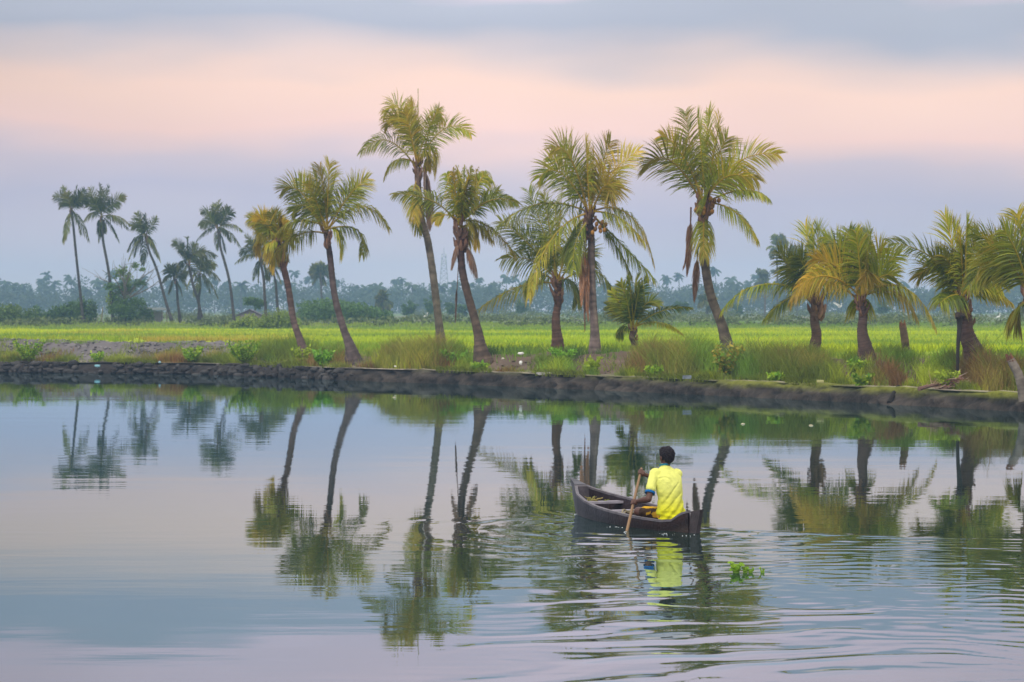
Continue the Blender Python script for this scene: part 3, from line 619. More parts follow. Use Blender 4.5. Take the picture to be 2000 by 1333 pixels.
# ------------------------------------------------------------------ coconut palms on the bank
d_ = lambda **k: k
HERO = [
 dict(label='slim leaning palm with a scruffy yellow topknot, leftmost on the bank', D=None, trunk=[(600,706),(586,660),(573,620),(560,560),(553,520)], crown=(546,482), r=(.15,.15), bulge=.13, head=1.4, nboot=30, rad=60, fill=2, LL=.62, yel=.6, low=(.22,.15,.13), top=(.09,.04,.03),
  fronds=[(487,428,d_(via=(517,440))),(503,430,d_(via=(520,435),L=1.1)),(515,422),(531,417),(545,424),(556,434),(508,462,d_(via=(516,452),droop=1.1)),(503,500,d_(via=(514,460),yel=.8)),(533,530,d_(via=(528,480),yel=.85)),(520,480,d_(droop=1.2)),(560,440),(575,470,d_(via=(566,462))),(545,430,d_(yel=.8))]),
 dict(label='dark leaning palm with a full round crown, second from the left on the bank', D=None, trunk=[(692,712),(684,680),(672,640),(655,575),(645,520),(640,480)], crown=(637,455), r=(.17,.125), bulge=.22, rad=100, fill=4, low=(.20,.15,.14), top=(.05,.03,.028),
  fronds=[(585,350,d_(via=(612,388))),(643,320,d_(L=1.1)),(625,328,d_(L=1.1)),(552,371,d_(via=(590,378))),(572,412,d_(via=(600,405))),(545,455,d_(via=(585,432))),(530,514,d_(via=(578,462),yel=.6)),(717,350,d_(via=(680,385),yel=.55)),(700,372,d_(via=(668,400))),(757,442,d_(via=(705,404),L=1.05)),(707,497,d_(via=(695,448))),(664,500,d_(via=(660,455),yel=.5)),(612,335),(655,345),(600,358,d_(via=(618,395)))]),
 dict(label='tallest palm, a spear leaf pointing straight up, leaves hanging down its trunk', D=109, trunk=[(862,700),(859,640),(848,540),(835,475),(822,430),(818,375)], crown=(816,328), r=(.19,.15), bulge=.10, rad=85, fill=3, yel=.45, LL=.72, low=(.22,.18,.15), top=(.20,.13,.10),
  fronds=[(817,178,d_(n=22,L=.5,bunch=2.6)),(802,200,d_(bunch=1.8)),(790,215),(749,228,d_(via=(782,215))),(752,248,d_(via=(783,240),yel=.6)),(705,299,d_(via=(757,275))),(751,345,d_(via=(777,312))),(858,212,d_(via=(832,262))),(856,235,d_(via=(846,235),droop=1.2,yel=.7)),(919,262,d_(via=(868,252),L=1.0)),(850,342,d_(via=(844,290),yel=.65)),(836,332,d_(via=(832,300),yel=.7)),(770,236,d_(via=(790,240))),
   (812,432,d_(**{'from':(816,345)},via=(806,390),yel=.75,droop=.9)),(818,455,d_(**{'from':(820,370)},via=(812,410),yel=.45,droop=.9)),(833,412,d_(dead=True,**{'from':(830,325)},via=(833,360),dy=-.3)),(828,395,d_(dead=True,via=(832,350),dy=-.3)),(838,440,d_(dead=True,**{'from':(832,340)},via=(838,390),dy=-.2))]),
 dict(label='palm with a dense upright broom of leaves, just right of the tallest palm', D=None, trunk=[(946,712),(938,680),(930,645),(915,580),(905,525),(900,482)], crown=(898,446), r=(.20,.14), bulge=.20, rad=60, fill=2, LL=.66, yel=.42, nboot=22, head=1.5, low=(.20,.14,.10), top=(.07,.035,.035),
  fronds=[(873,340,d_(via=(884,380),droop=.7)),(884,336,d_(droop=.7)),(893,332,d_(droop=.6)),(907,330,d_(droop=.6)),(920,332,d_(droop=.6)),(932,334,d_(via=(922,380),droop=.7)),(946,342,d_(via=(930,370),droop=.8)),(955,356,d_(via=(938,352),droop=.9)),(900,352,d_(dy=-.8)),(912,358,d_(dy=-.9)),(880,370,d_(dy=.7)),
   (768,380,d_(**{'from':(893,440)},via=(845,393),t0=.35,yel=.4)),(850,432,d_(via=(872,420),t0=.55,L=.7)),(974,372,d_(via=(928,412),t0=.4)),(1012,398,d_(via=(958,392),t0=.4,L=.8)),(1007,500,d_(via=(948,440),L=1.1)),(960,470,d_(via=(930,440))),(932,482,d_(via=(920,438),yel=.75)),(908,478,d_(yel=.7,via=(910,455))),
   (930,532,d_(dead=True,**{'from':(904,470)},via=(918,497),dy=-.3,bunch=1)),(882,522,d_(dead=True,**{'from':(900,465)},via=(890,490),L=.6)),(890,622,d_(dead=True,**{'from':(897,485)},via=(893,560),dy=-.4,L=.8,t0=.5))]),
 dict(label='shorter palm with long low arching leaves, standing left of the palm with orange dry leaves', D=100, trunk=[(1088,684),(1088,640),(1089,590)], crown=(1089,556), r=(.19,.15), bulge=.12, rad=130, fill=5, nboot=34, head=1.2, LL=.95, yel=.25, low=(.20,.11,.08), top=(.12,.06,.045),
  fronds=[(932,606,d_(via=(1015,560),dy=-1,L=1.0)),(978,433,d_(via=(1033,478))),(1033,374,d_(via=(1062,455))),(1062,382),(1098,370,d_(n=24,L=.5,bunch=2)),(982,506,d_(via=(1040,510))),(1033,575,d_(via=(1050,535))),(1200,590,d_(via=(1160,528))),(1127,592,d_(via=(1115,550))),(1133,430),(1010,455,d_(via=(1048,485))),(1155,500,d_(via=(1128,505))),(1085,400,d_(dy=1.2))]),
 dict(label='tall palm with orange dry leaves hanging beside its pale lower trunk', D=None, trunk=[(1161,694),(1161,640),(1159,560),(1154,490),(1152,452)], crown=(1152,428), r=(.17,.14), bulge=.10, rad=120, fill=5, nboot=26, head=1.3, LL=.95, yel=.45, low=(.36,.27,.24), top=(.05,.028,.025), nuts=[(1168,447),(1176,444)],
  fronds=[(1054,347,d_(via=(1098,340),yel=.45)),(1073,307,d_(via=(1110,345))),(1078,290,d_(via=(1115,312),yel=.6)),(1100,292,d_(via=(1126,335))),(1144,280,d_(yel=.65)),(1160,300,d_(yel=.7)),(1192,277,d_(via=(1172,335),yel=.65)),(1247,295,d_(via=(1192,345),yel=.7,LL=.7)),(1200,400,d_(via=(1186,360),yel=.8)),(1190,385,d_(via=(1176,350),yel=.8)),
   (1276,512,d_(via=(1226,418),L=1.0)),(1278,545,d_(via=(1218,482),yel=.25)),(1232,536,d_(via=(1196,470),yel=.2)),(968,446,d_(via=(1058,398),L=1.25,dy=-1)),(1033,582,d_(via=(1078,466),yel=.55,L=1.05,dy=-2)),(1121,524,d_(via=(1126,470),yel=.2)),(1105,500,d_(via=(1118,460),yel=.2)),(1255,470,d_(via=(1208,425))),
   (1142,640,d_(dead=True,orange=.6,**{'from':(1146,455)},via=(1142,550),dy=-.5,L=.55)),(1136,590,d_(dead=True,orange=.6,**{'from':(1143,465)},via=(1138,530),dy=-.6,L=.5)),(1149,620,d_(dead=True,orange=.6,**{'from':(1150,470)},via=(1147,550),dy=-.7,L=.45))]),
 dict(label='small young palm with a short stem between the two tall right-hand palms', D=96, trunk=[(1237,690),(1237,668)], crown=(1236,646), r=(.10,.12), bulge=.04, rad=40, fill=1, nboot=18, head=.7, LL=.46, yel=.05, dark=1.3, updroop=.10,
  fronds=[(1187,598,d_(via=(1212,612))),(1212,552),(1228,540,d_(L=1.1)),(1245,538,d_(L=1.1)),(1262,545),(1288,597,d_(via=(1260,596))),(1350,602,d_(via=(1292,608),L=.7)),(1332,652,d_(via=(1285,630),yel=.5,L=.8)),(1212,660,d_(via=(1218,640))),(1250,560,d_(dy=-.8)),(1222,575,d_(dy=-1)),(1195,570,d_(via=(1215,600)))]),
 dict(label='large tall palm with a wide feathery crown and two brown strips dangling on its left', D=88, trunk=[(1427,692),(1411,645),(1390,579),(1378,500),(1374,445)], crown=(1374,402), r=(.19,.15), bulge=.13, rad=120, fill=4, LL=.95, yel=.36, nboot=24, head=1.5, low=(.19,.15,.11), top=(.12,.09,.07), nuts=[(1366,410),(1395,400),(1384,412)],
  fronds=[(1339,220,d_(via=(1352,310),yel=.5)),(1362,228,d_(yel=.45)),(1385,218,d_(yel=.45)),(1406,232,d_(via=(1394,300))),(1293,266,d_(via=(1334,305),yel=.6,L=.8)),(1259,323,d_(via=(1312,316),L=1.1)),(1520,302,d_(via=(1440,318),L=.85,dy=-.5)),(1478,352,d_(via=(1420,345))),(1500,388,d_(via=(1448,372),L=.7,t0=.35)),(1478,468,d_(via=(1432,412),L=.85,yel=.45,t0=.25)),(1376,503,d_(**{'from':(1377,415)},via=(1374,455),yel=.6,dy=-.8,roll=.1,L=.85)),(1420,270,d_(via=(1398,320))),(1318,290,d_(via=(1345,330))),(1455,345,d_(via=(1412,350),dy=-1)),
   (1342,530,d_(dead=True,orange=.3,**{'from':(1349,405)},via=(1347,465),dy=-.2,L=.55,droop=1.5)),(1356,580,d_(dead=True,orange=.3,**{'from':(1364,480)},via=(1360,530),dy=-.3,L=.55)),(1335,520,d_(dead=True,orange=.3,**{'from':(1350,405)},via=(1346,470),dy=-.1,L=.45))]),
 dict(label='stocky palm with a shaggy fibrous trunk top and a long low leaf reaching left', D=88, trunk=[(1590,688),(1592,660),(1593,625)], crown=(1592,578), r=(.16,.17), bulge=.08, rad=100, fill=5, nboot=54, head=1.35, LL=.9, yel=.25, low=(.17,.10,.075), top=(.12,.075,.05),
  fronds=[(1573,444,d_(n=30,bunch=1.8)),(1598,444,d_(n=30,bunch=1.8)),(1588,460),(1520,492,d_(via=(1549,532))),(1413,604,d_(via=(1490,556),L=1.0,dy=-.6)),(1495,622,d_(via=(1538,585),L=.8)),(1540,520,d_(via=(1566,540))),(1640,500,d_(via=(1618,530))),(1655,560,d_(via=(1628,545),dy=1.5)),(1560,500),(1610,480,d_(dy=1))]),
 dict(label='bright yellow-green palm with some orange leaves, left of the broken trunk stump', D=None, trunk=[(1692,708),(1688,660),(1684,618)], crown=(1681,588), r=(.19,.13), bulge=.13, rad=110, fill=4, nboot=20, head=.9, LL=.8, yel=.27, low=(.17,.11,.09), top=(.08,.05,.05),
  fronds=[(1611,463,d_(via=(1655,510))),(1658,452,d_(L=1.1)),(1672,456),(1702,452,d_(L=1.1)),(1725,485,d_(via=(1706,512))),(1756,498,d_(via=(1714,530))),(1825,636,d_(via=(1765,562),yel=.6,dy=-.8)),(1790,620,d_(via=(1745,570),yel=.7)),(1545,590,d_(via=(1605,548),yel=.85,dy=-1)),(1590,505,d_(via=(1640,525),yel=.8)),(1560,560,d_(via=(1618,540),yel=.85,dy=-1.6)),(1682,556,d_(via=(1696,530),yel=.85,dy=-.8)),(1640,480),(1690,470,d_(dy=.8)),(1745,540,d_(via=(1715,545)))]),
 dict(label='thick-stemmed palm propped by a dark pole, with a long ragged leaf reaching left', D=None, trunk=[(1908,710),(1896,670),(1886,628)], crown=(1880,592), r=(.24,.20), bulge=.16, rad=110, fill=5, nboot=30, head=1.1, LL=.85, yel=.28, low=(.15,.09,.07), top=(.12,.07,.05),
  fronds=[(1846,424,d_(n=36,bunch=2.2)),(1862,440,d_(bunch=1.5)),(1888,436,d_(L=1.1)),(1875,460),(1738,474,d_(via=(1822,505),L=.8,dy=-.8)),(1822,508,d_(via=(1850,535))),(1841,590,d_(via=(1862,572),yel=.95,L=.6)),(1975,592,d_(via=(1925,568),yel=.6,L=.7)),(1910,458,d_(via=(1895,510))),(1930,500,d_(via=(1906,525))),(1795,540,d_(via=(1835,528))),(1845,500),(1955,560,d_(via=(1915,548)))]),
 dict(label='palm at the far right edge of the view, mostly outside it', D=72, trunk=[(2040,720),(2030,660),(2018,630)], crown=(2012,590), r=(.20,.17), bulge=.13, rad=120, fill=5, nboot=24, LL=.9, yel=.33,
  fronds=[(1986,419,d_(yel=.5)),(2005,420),(1904,457,d_(via=(1962,500),L=.9)),(1935,480,d_(via=(1975,515))),(1892,560,d_(via=(1950,515),L=1.0)),(1960,450,d_(via=(1988,500))),(1915,520,d_(via=(1965,520))),(2100,480),(2120,560,d_(via=(2060,530))),(2050,430),(1985,640,d_(via=(1990,600),yel=.5)),(2075,630,d_(via=(2050,590)))]),
]
for s in HERO: palm(s)

# ------------------------------------------------------------------ palms beyond the field
def auto(n, cx, cy, r, down=.5, sc_=1.0):
    o = []
    for i in range(n):
        a = math.radians(R.uniform(-75, 255)); rr = r*R.uniform(.8,1.1)
        tx = cx+math.cos(a)*rr*.95; ty = cy-math.sin(a)*rr
        lift = .30*rr if abs(math.cos(a)) > .3 else .05*rr
        o.append((tx, ty, d_(via=((cx+tx)/2, (cy+ty)/2-lift*.6))))
    return o
FARP = [
 ('tall thin palm at the far left beyond the field', 265, [(163,632),(156,570),(150,500),(143,445)], (139,412), [(107,385),(122,368),(132,378),(150,366),(165,372),(172,395),(125,470),(124,474),(158,455),(173,470),(118,400),(160,380),(178,388)], .14),
 ('second tall thin palm from the left, rising above the leafy shrub tree', 262, [(222,632),(215,560),(207,500),(201,460)], (198,425), [(176,368),(196,362),(213,364),(200,372),(243,386),(232,400),(252,438),(250,446),(166,430),(232,470),(195,460),(192,470),(205,452),(170,400),(185,390)], .15),
 ('thin palm leaning left beside the bare-branched shrub tree', 262, [(338,630),(318,570),(303,520),(292,490)], (284,462), [(268,418),(283,422),(306,428),(258,442),(252,505),(262,500),(250,488),(279,515),(300,480),(313,510),(307,500),(272,435)], .13),
 ('pale palm in the cluster left of the thin leaning palm by the hut', 270, [(396,622),(385,580),(374,545)], (368,515), [(340,475),(365,465),(380,478),(350,490),(345,530),(398,492),(420,500),(400,520),(358,540),(385,545),(355,480)], .15),
 ('low spreading palm at the right of the cluster by the hut', 274, [(388,620),(389,590),(390,565)], (390,535), [(395,495),(420,520),(428,545),(425,580),(360,540),(365,560),(405,510),(375,500),(410,570),(380,575)], .15),
 ('small broad-leaved young palm at the left of the cluster by the hut', 268, [(352,620),(348,590),(344,560)], (342,545), [(325,525),(335,520),(348,522),(360,535),(318,550),(365,560),(330,570),(355,575)], .12),
 ('tall palm leaning left with a round crown, standing left of the tin-roofed hut', 262, [(459,624),(450,565),(438,510),(431,480)], (426,448), [(427,394),(415,405),(395,414),(384,470),(392,440),(455,418),(472,450),(468,480),(440,490),(425,485),(408,420),(445,405),(420,400),(450,470)], .14),
 ('grey-green palm behind the slim yellow-topped bank palm', 255, [(520,618),(518,580),(514,545)], (509,505), [(480,460),(500,450),(525,462),(462,512),(470,495),(540,490),(545,520),(495,545),(525,545),(485,475),(510,455),(505,550)], .16),
 ('twin-stemmed pale palm just right of the slim yellow-topped bank palm', 260, [(546,618),(541,580),(536,545)], (532,520), [(515,490),(530,480),(550,490),(560,510),(520,545),(548,550),(555,535)], .12),
]
for lb, D, tr, cr, fr_, r_ in FARP:
    fs = []
    for (x, y) in fr_:
        lf = 0 if y < cr[1]-abs(x-cr[0])*1.5 else (10 if abs(x-cr[0]) > 18 else 4); fs.append((x, y, d_(via=((x+cr[0])/2, (y+cr[1])/2-lf))))
    palm(dict(label=lb, D=D, trunk=tr, crown=cr, fronds=fs, r=(.17,r_-.01), bulge=.08, rad=45, fill=3, n=30, wid=.085, LL=.95, yel=.12, nboot=10, head=1.2, low=(.11,.09,.085), top=(.08,.065,.065), dark=.5, group='palms beyond the rice field'))
DIST = [('lone small palm standing against the far wood, left of the tall bank palms', 430, 631, 612, 626, 538, 20), ('hazy palm above the far wood at the right, leftmost of a group', 520, 1519, 618, 1517, 484, 22), ('hazy palm above the far wood, lower one of the right-hand group', 520, 1557, 618, 1555, 503, 22),
        ('tallest hazy palm above the far wood behind the yellow-green palm', 520, 1668, 618, 1672, 462, 22), ('hazy short palm beside the tallest one behind the yellow-green palm', 520, 1615, 618, 1618, 490, 18), ('tiny palm in front of the far wood, left of the tallest bank palm', 420, 748, 618, 750, 590, 16), ('tiny palm in front of the far wood, right of the tallest bank palm', 420, 1382, 618, 1380, 590, 15)]
for lb, D, bx, by, cx, cy, r in DIST:
    palm(dict(label=lb, D=D, trunk=[(bx,by),((bx+cx)/2,(by+cy)/2)], crown=(cx,cy), fronds=auto(14,cx,cy,r), r=(.22,.18), bulge=.05, rad=r*.8, fill=3, n=14, wid=.34, LL=1.3, yel=.05, nboot=4, head=1.5, low=(.12,.11,.10), top=(.10,.09,.08), dark=.6, group='palms before the far wood'))

# ------------------------------------------------------------------ other trees and shrubs
G1, G2, G3, G4 = C3(.035,.085,.018), C3(.09,.17,.03), C3(.14,.20,.03), C3(.26,.34,.03)
tr_ = tree('leafy dark green shrub tree with bare twigs above it, between the thin left palms', 246, 262, 4.8, 4.1, G1, G2, n=4600, size=.14, low=.12, nb=10, flat=.85)
mb = MB(); g = on(246, 262)
for (tx, ty) in ((185,540),(200,528),(238,515),(255,520),(262,510),(285,530),(300,530),(315,545),(270,545),(225,520),(310,520),(245,505)):
    e = P(tx, ty, 262+R.uniform(-1,1)); m0 = g+np.array([R.uniform(-.3,.3), 0, 2.4]); mid = (m0+e)/2+R.normal(0,.3,3)
    tube(mb, spline([m0, mid, e], 8), np.linspace(.07,.02,8), (.14,.12,.10), n=4)
    for q in range(3): tube(mb, [mid*(1-q/3)+e*q/3, e+R.normal(0,.7,3)], [.025,.012], (.14,.12,.10), n=3)
mb.build('bare_branches', M_BARK, tr_)
mb = MB(); leaf_cloud(mb, [P(237,533,262), P(265,520,262), P(278,526,262), P(250,545,262), P(216,590,262)], [[.8,.5,.8],[.5,.4,.4],[.3,.3,.25],[.6,.5,.7],[.5,.4,1.3]], 700, .14, G2, G4, shell=.2); mb.build('high_leaves', M_LEAF, tr_)
bush('broad dark green bush at the foot of the far left palm', 135, 275, 4.6, 2.4, G1, G2, 3000, .15)
bush('rounder dark bush merging into the right side of the broad dark bush', 168, 270, 2.6, 3.0, G1, G2*.9, 1800, .15)
bush('olive green bush at the left edge of the field', 22, 262, 4.6, 2.5, G1*1.4, G3, 3000, .14)
bush('small faint bush between the left-edge bush and the broad dark bush', 68, 300, 2.4, 1.9, G1, G2, 900, .15)
bush('low dark bush under the lean-to shelter roof edge', 285, 268, 1.8, 2.3, G1, G2, 800, .14)
bush('low yellow-green bush at the field edge, left of the pair before the hut', 484, 238, 3.6, 1.5, G3, G4, 2200, .12)
bush('larger yellow-green bush touching the slim bank palm', 541, 236, 3.8, 2.1, G3, G4, 2800, .12)
tree('small umbrella-crowned tree behind the tin-roofed hut', 497, 300, 3.4, 2.8, G1, G2, n=1500, size=.15, low=.62, nb=6, flat=.5)
tree('pale broadleaf tree rising above the far wood, left of the hazy right-hand palms', 1494, 500, 4.6, 10.2, C3(.08,.10,.05), C3(.15,.17,.08), n=2200, size=.30, low=.45, nb=7)
for i, (px, h, lb) in enumerate(((800,2.8,'small round tree in front of the far wood, between the second and tallest bank palms'),(846,3.2,'small dense tree in front of the far wood, just left of the tallest bank palm'),(885,2.4,'low round tree before the far wood, behind the broom-like palm'),(905,1.9,'low bush before the far wood, right of the broom-like palm trunk'),(1020,2.6,'small tree before the far wood, below the long low leaf'),(1330,3.0,'small tree before the far wood, left of the large tall palm'),(1725,2.8,'small tree before the far wood, above the broken stump'),(1440,2.3,'small tree before the far wood, right of the large tall palm'))):
    tree(lb, px, 400+i*9, 3.2, h, G1, G2*.9, n=900, size=.22, low=.25, group='small trees before the far wood', nb=5)
# long hedge of reeds
mb = MB(); cs = []; rs = []
for px in np.arange(590, 765, 3.5):
    h = np.interp(px, [590,640,720,765], [2.3,2.5,1.9,1.0]); g = on(px, 290+R.uniform(-3,3)); cs.append(g+np.array([0,0,h*.45])); rs.append([.7,1.2,h*.55])
leaf_cloud(mb, cs, rs, 6500, .17, C3(.06,.13,.03), C3(.12,.22,.05), shell=.3); tag(mb.build('hedge', M_LEAF), 'long green hedge beyond the field, behind the two left bank palms', 'hedge')

# leafy plants on the bank
def plant(label, px, pp, h, c1, c2, n=26, spread=1.0, leaf=.13, name='leafy_plant', group='leafy plants on the bank'):
    X = X_of(px); q = np.array([X, Yw(X)+pp/float(cosw(X)), 0.]); q[2] = ground(q[0], q[1])
    t = thing(name, label, 'plant', q, group); mb = MB(); ml = MB()
    for i in range(n):
        a = R.uniform(0,2*np.pi); l = h*R.uniform(.45,1.05); e = q+np.array([math.cos(a)*l*.55*spread, math.sin(a)*l*.55*spread, l]); mid = (q+e)/2+np.array([math.cos(a),math.sin(a),0])*l*.08
        pt = spline([q, mid, e], 6); tube(mb, pt, np.linspace(.012,.004,6), (.12,.15,.03), n=3, cap=False)
        for j in range(2, 6):
            for s_ in range(4):
                d_l = nrm(R.normal(0,1,3)+np.array([0,0,.4])); w_ = nrm(np.cross(d_l, R.normal(0,1,3)))*leaf*.28; ll = leaf*R.uniform(.7,1.3); p0 = pt[j]
                cc_ = lerp(c1, c2, R.random())*R.uniform(.8,1.25)
                ml.add([p0, p0+d_l*ll*.5+w_, p0+d_l*ll, p0+d_l*ll*.5-w_], [[0,1,2,3]], cc_)
    mb.build('stem', M_BARK, t); ml.build('foliage', M_LEAF, t)
BG, BY = C3(.14,.34,.02), C3(.38,.50,.03)
plant('bright green leafy plant on the rubble wall at the far left', 55, .15, .85, BG*.8, BY, 40, 1.3)
plant('small bright plant above the blue plastic bag', 185, .6, .35, BG, BY, 20, 1.3)
plant('round bright green plant on the gravel bank in the left part', 372, .3, .6, BG, BY, 34, 1.3)
plant('large leafy plant spilling over the wall in the middle of the rubble wall', 476, .1, .85, BG*.8, BY, 60, 1.5)
plant('yellow-green plant just left of the slim leaning palm', 583, .9, .7, BY*.8, BY, 26, .9)
plant('bright broad-leaved plant between the two left bank palms', 624, .9, .55, BG, C3(.30,.55,.04), 34, 1.2, .17)
plant('bright low green plant left of the broom-like palm', 885, 1.6, .5, BG, C3(.25,.5,.04), 36, 1.7)
plant('small green plant at the foot of the broom-like palm', 938, .5, .28, BG, BY, 22, 1.9, .16)
plant('bright fern-like plant at the foot of the shorter arching palm', 1105, 2.0, .45, BG, C3(.25,.48,.04), 30, 1.7)
plant('yellow-green plant on the ledge below the pale-trunked palm', 1157, .6, .6, BY*.8, BY, 26, .9)
plant('small plant on the ledge left of the big tussocks', 1280, .5, .3, BG, BY, 20, 1.6)
plant('shrub with orange-tipped leaves at the foot of the large tall palm', 1435, 1.2, 1.0, BG*.8, C3(.50,.36,.05), 46, .9, .17)
plant('tiny bright plant on the wall edge below the tan tussock', 1522, .4, .28, BG, BY, 18, 1.6)
plant('bright low plant right of the yellow-green palm foot', 1712, 1.9, .32, BG, BY, 24, 1.7)
plant('yellow-green ledge plant below the pile of dry husks', 1862, .5, .45, BY*.8, BY, 30, 1.4, .11)
plant('small plant on the mossy wall edge near the dark slanted gap', 1690, .35, .3, BG*.7, BY*.8, 18, 1.8)

# ------------------------------------------------------------------ stumps, poles, litter
def stump(label, pts, D, r0, r1, c, name='tree_stump'):
    g = on(pts[0][0], D); t = thing(name, label, 'stump', g); mb = MB(); pp = [g-np.array([0,0,.15])]+[P(x,y,D) for x,y in pts[1:]]
    path_ = spline(pp, 24); tube(mb, path_, np.linspace(r0,r1,24)*(1+R.normal(0,.03,24)), np.asarray(c)*R.uniform(.8,1.2,(24,1)), n=11, cap=False)
    mb.build('trunk', M_TRUNK, t, smooth=True); mb = MB(); top = path_[-1]; ax = nrm(path_[-1]-path_[-2])
    for i in range(9):
        a = i*.7; o = np.array([math.cos(a), math.sin(a), 0])*r1*.72; tube(mb, [top+o-ax*.06, top+o*.9+ax*R.uniform(.02,.20)], [r1*.38, r1*.10], C3(.16,.07,.04)*R.uniform(.7,1.4), n=5)
    mb.build('splintered_top', M_BARK, t)
stump('leaning broken brown palm stump, right of the yellow-green palm', [(1772,694),(1768,670),(1763,636)], 84, .13,.11, (.14,.09,.06))
stump('short white-faced leaning stump at the right end of the wall', [(2000,772),(1992,740),(1974,702)], 69.5, .13,.105, (.17,.145,.12))
g = on(1870, 75.3); t = thing('prop_pole', 'dark upright pole propping the thick-stemmed palm', 'pole', g); mb = MB()
tube(mb, spline([g-np.array([0,0,.1]), P(1871,680,75.3), P(1874,640,75.5), P(1873,617,75.5)], 12), np.linspace(.035,.085,12), (.03,.025,.022), n=7); mb.build('shaft', M_BARK, t, smooth=True)
mb = MB(); tube(mb, [P(1869,622,75.4), P(1871,616,75.5), P(1880,618,75.6)], [.05,.10,.09], (.035,.025,.02), n=7); mb.build('forked_top', M_BARK, t)
g = on(197, 262); mb = MB(); tube(mb, spline([g, P(199,618,262), P(201,600,262)], 6), [.10,.09,.08,.07,.06,.05], (.20,.19,.09), n=6); tag(mb.build('leaning_post', M_BARK), 'thin pale leaning post at the field edge, left of the leafy shrub tree', 'post')
# dark bar added on the wall face, standing in for a shaded slanted gap
a_ = P(1756,757,75.55); b_ = P(1737,788,75.15); mb = MB(); tube(mb, spline([a_,(a_+b_)/2+np.array([0,0,.02]),b_], 8), np.linspace(.085,.08,8), (.018,.015,.013), n=9); tag(mb.build('dark_wall_gap', M_BARK, smooth=True), 'dark slanted gap in the mossy wall, made as an added dark bar', 'post')
# pile of dry husks and fronds
c0 = on(1868, 75.0); mb = MB()
for i in range(170):
    q = P(R.normal(1862,16), 0, 74.6+R.uniform(-.6,.6)); q[2] = ground(q[0],q[1])+R.uniform(.02,.30)*math.exp(-((q[0]-c0[0]+.1)/.35)**2); dv = nrm(np.array([R.normal(.9,.4), R.normal(0,.5), R.normal(.05,.25)]))*R.uniform(.15,.5)
    tube(mb, [q-dv, q+np.array([0,0,.03]), q+dv], [.008,.022,.006], lerp(C3(.20,.085,.06), C3(.42,.33,.26), R.random()), n=4, cap=False)
tag(mb.build('dry_husk_pile', M_BARK), 'heap of reddish dry palm husks below the propped palm', 'husk pile')
mb = MB(); f0 = P(1795,757,73.6); f0[2] = float(ground(f0[0],f0[1]))+.03; f1 = P(1845,725,74.6); f1[2] = float(ground(f1[0],f1[1]))+.10
pth = spline([f0,(f0+f1)/2+np.array([.1,0,.06]),f1], 12); tube(mb, pth, np.linspace(.06,.02,12), (.17,.10,.08), n=7)
for i in range(26): tube(mb, [pth[R.integers(2,10)], pth[R.integers(4,12)]+R.normal(0,.16,3)+np.array([0,0,.08])], [.012,.004], lerp(C3(.24,.12,.08), C3(.45,.34,.18), R.random()), n=3)
tag(mb.build('fallen_frond', M_BARK), 'fallen brown palm leaf stalk lying on the bank below the husk heap', 'palm leaf')
# litter
def rag(name, label, px, py, D, s, c, cat):
    mb = MB(); o = P(px, py, D); v, f = ico(2); q = v*np.asarray(s)*(1+.9*(fbm(v[:,0]*3+px, v[:,1]*3+v[:,2]*2, 12, 2)-.5))[:,None]
    mb.add(q+o, f, c); tag(mb.build(name, M_PAINT, smooth=True), label, cat)
rag('plastic_bag', 'crumpled pale blue plastic bag caught on the rubble wall', 191, 715, 111.3, (.12,.09,.06), (.20,.42,.48), 'bag')
rag('plastic_bag', 'tiny pale blue scrap on the bank, above the middle of the rubble wall', 312, 708, 110.9, (.06,.05,.05), (.30,.50,.55), 'plastic scrap')
rag('white_bag', 'white plastic bag high on the bare bank, right of the broom-like palm', 1017, 691, 95.5, (.10,.06,.05), (.8,.8,.76), 'bag')
rag('white_bottle', 'white plastic scrap lower on the bare bank, below the white bag', 1017, 709, 93.6, (.05,.05,.07), (.8,.8,.76), 'plastic scrap')
rag('white_cup', 'small cream scrap on the bare bank, left of the white bag', 982, 701, 95.6, (.06,.05,.04), (.6,.58,.45), 'plastic scrap')
rag('white_cup', 'small white scrap on the ledge under the tan tussocks', 772, 716, 98.9, (.05,.04,.03), (.75,.72,.66), 'plastic scrap')
mb = MB(); o = P(1065,729,91.6); box(mb, o, (.55,.28,.06), (.42,.40,.36), (.3,'Z'), .012); tag(mb.build('stone_slab', M_STONE), 'pale flat slab lying on the ledge, left of the crack in the wall', 'slab')
mb = MB(); o = P(1342,737,83.9); box(mb, o, (.22,.16,.11), (.20,.23,.27), (.2,'Z'), .008); tag(mb.build('concrete_block', M_STONE), 'small blue-grey block on the ledge below the big tussocks', 'block')
mb = MB(); o = P(1602,745,78.2); box(mb, o, (.20,.14,.07), (.42,.40,.16), (-.2,'Z'), .008); tag(mb.build('sponge_block', M_PAINT), 'small yellowish foam block on the mossy wall top', 'block')
for (px, py, lb) in ((770,777,'cream floating leaf in the dark reflection, leftmost of three specks'),(1451,829,'pale floating leaf on the water right of the middle'),(1584,832,'pale floating leaf on the water, rightmost of three specks')):
    D = F*H/(py-YH); o = P(px,py,D); mb = MB(); v, f = ico(1); mb.add(v*np.array([.055,.07,.02])+o+np.array([0,0,.008]), f, (.55,.5,.33)); tag(mb.build('floating_leaf', M_PAINT, smooth=True), lb, 'leaf', 'leaves floating on the water')

